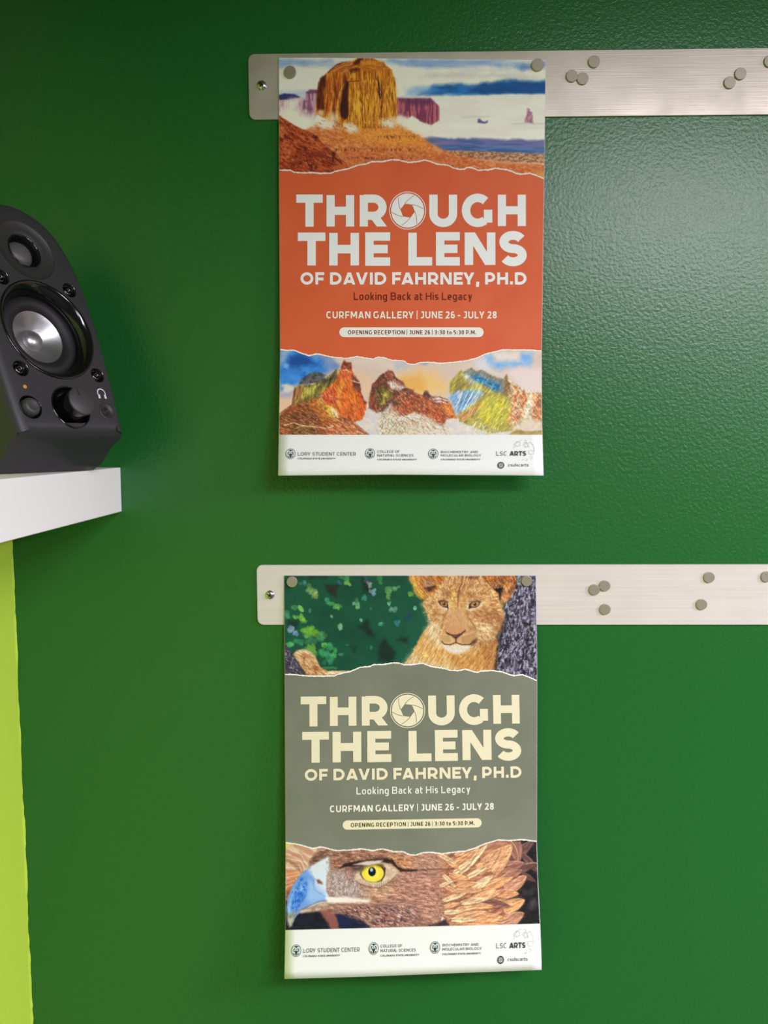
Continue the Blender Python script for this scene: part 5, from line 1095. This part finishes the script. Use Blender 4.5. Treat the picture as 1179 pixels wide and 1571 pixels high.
    # ---- footer
    f1 = lambda x, y: (430+x/5.614, 660+y/5.614); f2 = lambda x, y: (630+x/5.614, 660+y/5.614); gr, dk = inks['grey'], inks['dark']
    def ft(nm, s, a, b, yt, yb, t, m, f, wf=1., gap=.2): return line(nm, s, a, b, yt, yb, t, m, 1., wf, gap, .4, f, HF)
    ft('sponsor_lettering', 'LORY STUDENT CENTER', 153, 653, 189, 219, .16, gr, f1)
    ft('sponsor_lettering', 'COLORADO STATE UNIVERSITY', 153, 479, 237, 250, .2, dk, f1)
    ft('sponsor_lettering', 'COLLEGE OF', 838, 1030, 173, 194, .17, gr, f1); ft('sponsor_lettering', 'NATURAL SCIENCES', 838, 1150, 206, 227, .17, gr, f1)
    ft('sponsor_lettering', 'COLORADO STATE UNIVERSITY', 838, 1180, 246, 259, .2, dk, f1)
    ft('sponsor_lettering', 'BIOCHEMISTRY AND', 263, 583, 178, 196, .18, gr, f2); ft('sponsor_lettering', 'MOLECULAR BIOLOGY', 263, 611, 207, 226, .18, gr, f2)
    ft('sponsor_lettering', 'COLORADO STATE UNIVERSITY', 263, 604, 245, 258, .2, dk, f2)
    ft('gallery_lettering', 'LSC', 741, 834, 181, 219, .15, gr, f2); ft('gallery_lettering', 'ARTS', 855, 998, 180, 220, .24, dk, f2, 1., .1)
    ft('account_lettering', 'csulscarts', 842, 1020, 286, 312, .16, gr, f2, 1., .13)
    for f, x, y in ((f1, 90, 203), (f1, 776, 200), (f2, 197, 203)):
        ox, oy = f(x, y); circ = [(ox+7.5*math.cos(a), oy+7.6*math.sin(a)) for a in np.linspace(0, 2*math.pi, 33)]
        em = ribbon('ram_emblem', [(circ, .6)], dk, HF)
        P = lambda *q: [(ox+a*6.3, oy+b*6.3) for a, b in q]
        polyfill('ram_head', [[(ox+6.2*math.cos(a), oy+6.3*math.sin(a)) for a in np.linspace(0, 2*math.pi, 29)[:-1]]], dk, HF, 4, em)
        st = []
        for s in (-1, 1):
            st.append((P((s*.06, -.3), (s*.3, -.62), (s*.66, -.6), (s*.88, -.2), (s*.84, .22), (s*.62, .46), (s*.42, .3)), 1.7))
            st.append((P((s*.04, -.02), (s*.34, -.2), (s*.52, -.02)), 1.1))
            st.append((P((s*.5, .12), (s*.34, .55), (s*.2, .86)), 1.0))
        ribbon('ram_horns', st, inks['teal'], HF, 5, em)
    ox, oy = f2(780, 302); disc = [(ox+5.3*math.cos(a), oy+5.2*math.sin(a)) for a in np.linspace(0, 2*math.pi, 33)[:-1]]
    ic = polyfill('camera_symbol', [disc], dk, HF); q = 2.7
    sqr = [(ox+q*math.copysign(abs(math.cos(a))**.4, math.cos(a)), oy+q*math.copysign(abs(math.sin(a))**.4, math.sin(a))) for a in np.linspace(0, 2*math.pi, 33)]
    ribbon('camera_outline', [(sqr, .6), ([(ox+1.35*math.cos(a), oy+1.35*math.sin(a)) for a in np.linspace(0, 2*math.pi, 21)], .6)], inks['pale'], HF, 5, ic)
    dl = []
    for pts in (((885, 158), (900, 145), (893, 120), (915, 98), (945, 105), (945, 130), (920, 142), (905, 125), (925, 95), (960, 84)), ((968, 130), (985, 105), (1005, 110), (1020, 140), (995, 148), (980, 128), (1000, 108), (1000, 90), (985, 84)), ((1020, 150), (1010, 120), (1035, 100), (1060, 130), (1070, 160)),
                ((1020, 178), (1045, 172), (1068, 180), (1062, 205), (1040, 212), (1020, 200), (1020, 178)), ((1062, 160), (1072, 172), (1066, 185)), ((1025, 230), (1045, 226), (1050, 240), (1035, 248)), ((965, 252), (975, 258)), ((990, 252), (1000, 262), (1012, 254), (1005, 248))):
        dl.append(([f2(*p) for p in pts], .45))
    ribbon('doodle_lines', dl, inks['doodle'], HF)
    return root
def ink(name, c, rough=.5): return mat(name, c, rough, 0, .2)
# page-to-page maps
def homography(src, dst):
    A_ = []; b_ = []
    for (x, y), (u, v_) in zip(src, dst): A_ += [[x, y, 1, 0, 0, 0, -u*x, -u*y], [0, 0, 0, x, y, 1, -v_*x, -v_*y]]; b_ += [u, v_]
    h = np.linalg.solve(np.array(A_), np.array(b_)); return lambda x, y: ((h[0]*x+h[1]*y+h[2])/(h[6]*x+h[7]*y+1), (h[3]*x+h[4]*y+h[5])/(h[6]*x+h[7]*y+1))
ident = lambda x, y: (x, y)
zz1 = lambda *p: [(430+a/2.9475, 280+b/2.9475) for a, b in p]; zz2 = lambda *p: [(430+a/2.9475, 1040+b/2.9475) for a, b in p]
H2 = homography(zz1((73, 60), (1112, 57), (268, 677), (921, 677)), zz2((93, 90), (1082, 78), (283, 666), (912, 655)))
_s = np.array([(446.0, 696.2), (665.1, 696.2), (768.9, 713.8), (457.1, 703.3), (546.3, 699)]); _d = np.array([(454.9, 1459.2), (667.9, 1453.8), (768.6, 1472.9), (465.3, 1466.7), (552, 1459.5)])
_c = np.linalg.lstsq(np.c_[_s, np.ones(5)], _d, rcond=None)[0]
HF2 = lambda x, y: (x*_c[0, 0]+y*_c[1, 0]+_c[2, 0], x*_c[0, 1]+y*_c[1, 1]+_c[2, 1])
tornT1 = zB((18, 498), (120, 500), (140, 515), (220, 523), (290, 520), (370, 527), (455, 525), (490, 510), (610, 485), (690, 455), (745, 448), (800, 428), (890, 428), (965, 412), (1030, 415), (1098, 433))+zD((0, 425), (80, 420), (145, 405), (190, 415), (240, 438), (335, 446), (380, 470), (430, 482), (470, 480), (495, 466), (525, 466), (590, 490), (640, 485), (660, 487), (725, 473), (790, 480), (840, 490), (900, 515), (940, 522), (1010, 513), (1060, 530), (1140, 563))
tornB1 = zE((10, 32), (33, 35), (90, 42), (145, 40), (200, 62), (275, 88), (350, 72), (470, 100), (600, 112), (690, 95), (760, 108), (830, 118), (870, 100), (920, 105), (985, 128), (1080, 132), (1120, 145))+zF((0, 155), (60, 160), (110, 145), (180, 140), (280, 152), (400, 140), (480, 132), (580, 108), (660, 72), (740, 52), (800, 38), (940, 38), (1060, 40), (1145, 49))
tornT2 = zG((38, 895), (130, 898), (230, 910), (330, 912), (465, 910), (500, 895), (610, 870), (690, 835), (770, 828), (810, 812), (880, 812), (980, 797), (1030, 800), (1060, 810))+zH((0, 815), (80, 812), (160, 800), (240, 830), (350, 845), (390, 860), (470, 865), (530, 850), (590, 870), (640, 880), (660, 868), (760, 863), (850, 875), (900, 895), (950, 908), (1020, 898), (1080, 920), (1145, 950))
tornB2 = zM((45, 71), (150, 85), (280, 122), (355, 108), (480, 140), (600, 135), (700, 125), (800, 140), (880, 125), (980, 150), (1060, 150))+zN((0, 150), (50, 172), (100, 175), (160, 155), (220, 150), (320, 165), (420, 150), (520, 140), (600, 115), (680, 80), (790, 48), (880, 52), (1000, 45), (1128, 61))
def band_ink(name, c1, c2):
    m = ink(name, c1); noise_color(m, 16, c1, c2, 3, None, .3, .7); return m
grey, dark = ink('print_grey', (110, 112, 116)), ink('print_charcoal', (56, 62, 66)); teal, pale, doodle = ink('print_pale_teal', (214, 224, 222)), ink('print_white', (238, 238, 238)), ink('print_light_grey', (176, 178, 180))
inks1 = dict(band=band_ink('print_orange', (222, 97, 57), (228, 107, 68)), title=ink('print_title_white', (247, 246, 250)), date=ink('print_date_white', (246, 240, 230)), sub=ink('print_maroon', (120, 34, 18)), pill=ink('print_pill_white', (246, 244, 238)),
             pilltext=ink('print_rust', (146, 84, 64)), torn=ink('torn_paper_white', (246, 240, 234)), seam=ink('print_seam_orange', (190, 120, 92)), grey=grey, dark=dark, teal=teal, pale=pale, doodle=doodle,
             lt='printed photo of an orange desert butte', lb='printed picture of orange and green mountain peaks', band_label='orange title band')
inks2 = dict(band=band_ink('print_olive', (120, 123, 108), (132, 134, 120)), title=ink('print_cream', (240, 229, 200)), date=ink('print_date_cream', (244, 240, 228)), sub=ink('print_subtitle_cream', (238, 236, 226)), pill=ink('print_pill_cream', (240, 229, 196)),
             pilltext=ink('print_dark_olive', (78, 76, 44)), torn=inks1['torn'], seam=ink('print_seam_olive', (120, 122, 90)), grey=grey, dark=dark, teal=teal, pale=pale, doodle=doodle,
             lt='printed photo of a lion cub beside a tree', lb='printed close-up of an eagle head', band_label='olive green title band')
sheet1 = Sheet([(88, 428), (300, 428.5), (540, 430), (640, 428.5), (729, 427)], [(92, 838), (290, 835), (540, 831.5), (640, 832), (729, 834.5)], [(428, 88.5), (500, 88.5), (620, 90), (838, 92)], [(427, 729.5), (600, 728), (834, 729.5)], lambda t: .0032+.008*np.maximum(t, 0)+.026*np.maximum(t, 0)**6)
sheet2 = Sheet([(883, 436), (1030, 437), (1300, 438.5), (1425, 438), (1502, 436.5)], [(883, 823), (1030, 824.5), (1300, 824), (1360, 826), (1417, 829), (1488, 831.5)], [(436, 883), (823, 883)], [(437, 1502), (560, 1498.5), (700, 1493), (831, 1488)], lambda t: .0032+.016*np.maximum(t, 0)+.016*np.maximum(t, 0)**4)
make_poster('poster', sheet1, 'orange poster with a desert butte, pinned to the upper metal strip', 'poster', ident, ident, tornT1, tornB1, paint_butte().gain(1.14), paint_peaks().gain(1.06), inks1, 400, lambda x: 667)
make_poster('poster', sheet2, 'olive green poster with a lion cub and an eagle, pinned to the lower metal strip', 'poster', H2, HF2, tornT2, tornB2, paint_cub().gain(.98), paint_eagle().gain(1.06), inks2, 1180, lambda x: 1427-(x-437)*10/392)

# ================================================================ magnets
NICKEL = mat('dull_nickel', (160, 153, 134), .42, .35); NICKEL_RIM = mat('nickel_rim', (206, 204, 196), .25, 1.)
def magnet(x, y, off, label, group, r=.0061):
    p = on_wall(x, y, off); o = from_bm('disc_magnet', lathe([(0, 0), (r, 0), (r, -.0015), (r*.97, -.0019), (r*.93, -.0020), (0, -.0020)], 44), NICKEL, None)
    o.location = p; tag(o, label, 'magnet', group); return o
for x, y, lab in ((445.5, 111.5, 'disc magnet pinning the top left corner of the orange poster'), (825, 100.5, 'disc magnet pinning the top right corner of the orange poster')):
    magnet(x, y, .0036+.0002, lab, 'magnets pinning the posters', .0063)
for x, y, lab in ((448.5, 892.5, 'disc magnet pinning the top left corner of the olive green poster'), (808.5, 891, 'disc magnet pinning the top right corner of the olive green poster')):
    magnet(x, y, .0042, lab, 'magnets pinning the posters', .0060)
for x, y, lab in ((877.5, 117.5, 'left magnet of the touching pair right of the orange poster'), (894, 121.5, 'right magnet of the touching pair right of the orange poster'), (911.5, 95.5, 'highest of the three magnets nearest the orange poster on the upper strip'),
                  (1119.5, 127.5, 'lower magnet of the slanting pair near the right end of the upper strip'), (1136, 114, 'higher magnet of the slanting pair near the right end of the upper strip'), (1181, 95, 'magnet at the far right of the upper strip, cut off by the photo edge')):
    magnet(x, y, RAIL_T, lab, 'spare magnets on the upper strip')
for x, y, lab in ((912, 904.5, 'left magnet of the close pair right of the olive green poster'), (928, 898.5, 'right magnet of the close pair right of the olive green poster'), (928.5, 934.5, 'magnet below the close pair, low on the lower strip'),
                  (1088, 885.5, 'higher of the two separate magnets on the right half of the lower strip'), (1076.5, 927, 'lower of the two separate magnets on the right half of the lower strip'), (1176, 884.5, 'magnet at the far right of the lower strip, touching the photo edge')):
    magnet(x, y, RAIL_T, lab, 'spare magnets on the lower strip')
